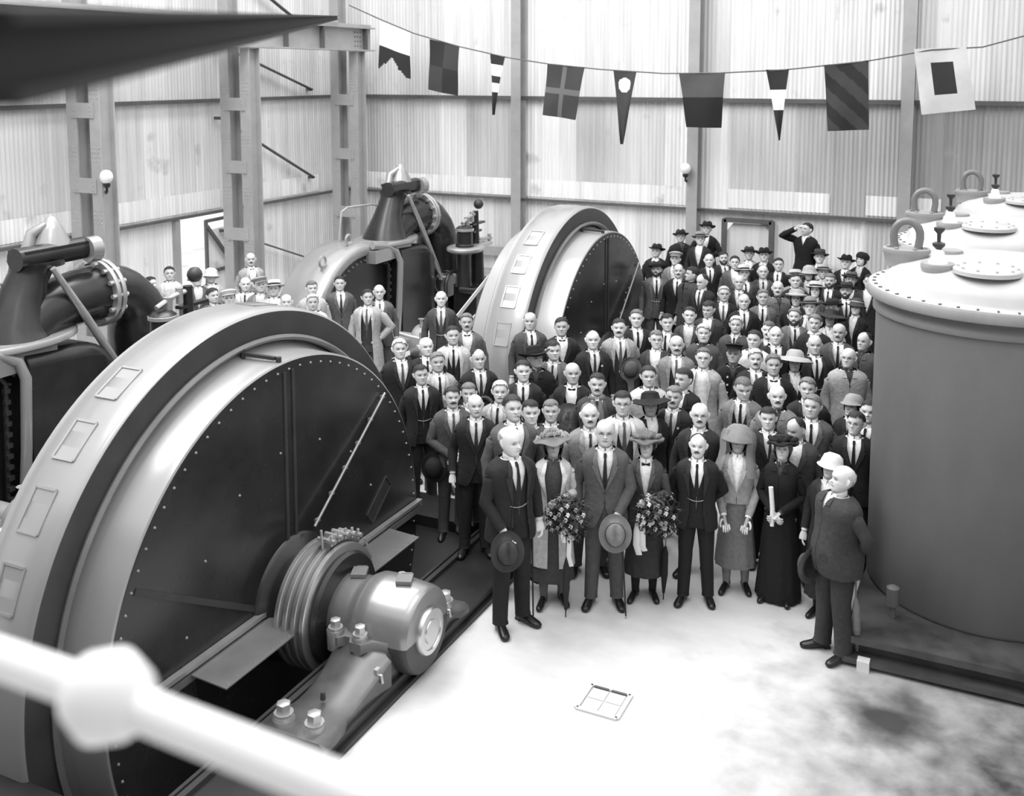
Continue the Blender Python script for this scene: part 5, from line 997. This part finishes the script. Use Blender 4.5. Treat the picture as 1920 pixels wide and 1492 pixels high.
def bouquet(p, sc, label, ntone):
    o = thing('flower_bouquet', label, 'bouquet', p); rn = random.Random(int(p[0] * 100)); q = MB()
    for k in range(900):
        v = np.array([rn.gauss(0, 1) for _ in range(3)]); v /= np.linalg.norm(v); r = rn.uniform(.02, 1) ** .6; c = v * r * np.array((.215, .14, .20)) * sc + np.array((0, 0, -.02)); u = np.array([rn.gauss(0, 1) for _ in range(3)]); u /= np.linalg.norm(u); w_ = np.cross(u, v); L_ = rn.uniform(.025, .05) * sc
        q.add([c - w_ * L_ * .3, c + u * L_, c + w_ * L_ * .3, c - u * L_ * .8], [(0, 1, 2, 3)])
    for k in range(14):
        v = np.array([rn.gauss(0, 1), rn.gauss(0, .6), rn.gauss(0, 1)]); v /= np.linalg.norm(v); q.tube([(0, 0, -.05), v * .13 * sc, v * .24 * sc], [.003, .0025, .001], 4)
    obj('foliage', q, 'leaf', o, .045, stuff=True, smooth=0)
    for k in range(24):
        a = k * 2.4 + rn.uniform(-.3, .3); r = rn.uniform(.14, .19) * math.sqrt((k + .5) / 24) * sc; c = np.array((r * cos(a) * 1.1, -.11 * sc + .04 * (r / .15) ** 2, r * sin(a) + .02)); b = MB()
        for j in range(9):
            aa = 2 * pi * j / 9; rr = .021 * (1 if j % 2 else .75) * sc; d = np.array((cos(aa) * rr, -.008 - .012 * (j % 2), sin(aa) * rr)); b.tube([c, c + d * .6 + (0, -.008, 0), c + d], [(.004, .003), (.010, .004), (.003, .002)], 5)
        b.tube([c, c + (0, -.014, 0)], [.009, .006], 7); obj('flower', b, 'leaf', o, rn.choice([.3, .55, .75]) * ntone)
    b = MB(); b.tube([(0, 0, -.05), (.01, .02, -.22)], [.018, .012], 8); obj('stems', b, 'leaf', o, .05)
    return o
def ribbon(par, pts, wd, name='ribbon'):
    b = MB(); b.tube(pts, [(wd, .003)] * len(pts), 6, ref=(0, 1, 0)); return obj(name, b, 'flag', par, .85)
f1, f2, f3, f4, f5, f6, f7, f8, f9 = PEOPLE[:9]
T = at_local
r1 = f1.rotation_euler[2]
held_hat(T(f1, (-.175, -.23, .79)), (R(78), 0, r1 - .35), 'fedora', .045, 'dark grey felt hat held low by the old bald man of the front row')
held_hat(T(f3, (.095, -.245, .79)), (R(80), 0, f3.rotation_euler[2] + .05), 'fedora', .20, 'light grey felt hat with dark band held by the tall centre man', .03)
held_hat(T(PEOPLE[HIX[0]], (-.0, -.30, 1.17)), (R(62), 0, .4), 'slouch', .06, 'dark hat with pale edge held at chest of the large bald man')
held_hat(T(PEOPLE[HIX[1]], (.09, -.32, 1.17)), (R(60), R(30), .3), 'bowler', .07, 'bowler hat held by the moustached man in pale open coat')
held_hat(T(PEOPLE[HIX[2]], (0, -.27, 1.13)), (R(250), 0, .3), 'cap', .06, 'upturned dark cap held at the chest of a black suited man')
held_hat(T(PEOPLE[HIX[3]], (-.22, -.10, .86)), (R(80), 0, .2), 'bowler', .012, 'black hat held low by the tweed suited man on the bedplate')
held_hat(T(f9, (-.10, -.20, .80)), (R(90), 0, f9.rotation_euler[2] - 1.2), 'bowler', .06, 'round dark hat held in front by the stout bald man')
cane(T(f2, (-.215, -.22, .97)), T(f2, (-.20, -.36, .0)), 'thin dark walking stick in right hand of woman in feathered hat')
cane(T(f2, (.13, -.30, .84)), T(f2, (.12, -.33, .0)), 'slim rolled umbrella standing below the left bouquet', umb=.03)
cane(T(f3, (.15, -.18, .90)), T(f3, (.20, -.24, .0)), 'dark walking stick behind the light grey felt hat')
cane(T(f4, (.22, -.12, .85)), T(f4, (.20, -.12, .04)), 'black rolled umbrella right of the draped-hat woman', umb=.012)
cane(T(f9, (.22, .05, .86)), T(f9, (.12, .16, .0)), 'pale rolled umbrella behind the stout bald man', umb=.2)
bq = bouquet(T(f2, (.14, -.36, 1.06)), 1.12, 'large flower bouquet with white ribbon, held by woman in feathered hat', 1.)
ribbon(bq, [(.02, -.03, -.14), (.03, -.05, -.25), (.02, -.04, -.36), (.045, -.03, -.46)], .022); ribbon(bq, [(-.01, -.04, -.1), (-.03, -.06, -.17), (-.02, -.05, -.24)], .02)
bq = bouquet(T(f4, (.13, -.34, 1.07)), 1.1, 'flower bouquet trailing sprays, held by woman in draped hat', 1.1)
b = MB()
for dx, dz in ((-.02, 0), (.035, .05)): b.tube([(dx, 0, .18), (dx, -.03, .05), (dx - .01, 0, -.1), (dx + .01, .02, -.2 + dz)], [(.012, .02), (.03, .012), (.034, .008), (.03, .005)], 8, ref=(0, 1, 0))
tag(obj('pale_gloves', b, 'flag', tone=.85, loc=T(f4, (-.045, -.30, .80))), 'long white gloves or cloth hanging from right hand of draped-hat woman', 'gloves')
b = MB(); b.tube([(0, 0, -.17), (.0, 0, 0), (-.02, 0, .20)], [.02, .022, .022], 12); tag(obj('paper_roll', b, 'flag', tone=.85, loc=T(f7, (-.03, -.25, 1.08))), 'rolled white paper in hands of the elderly woman in black', 'paper')
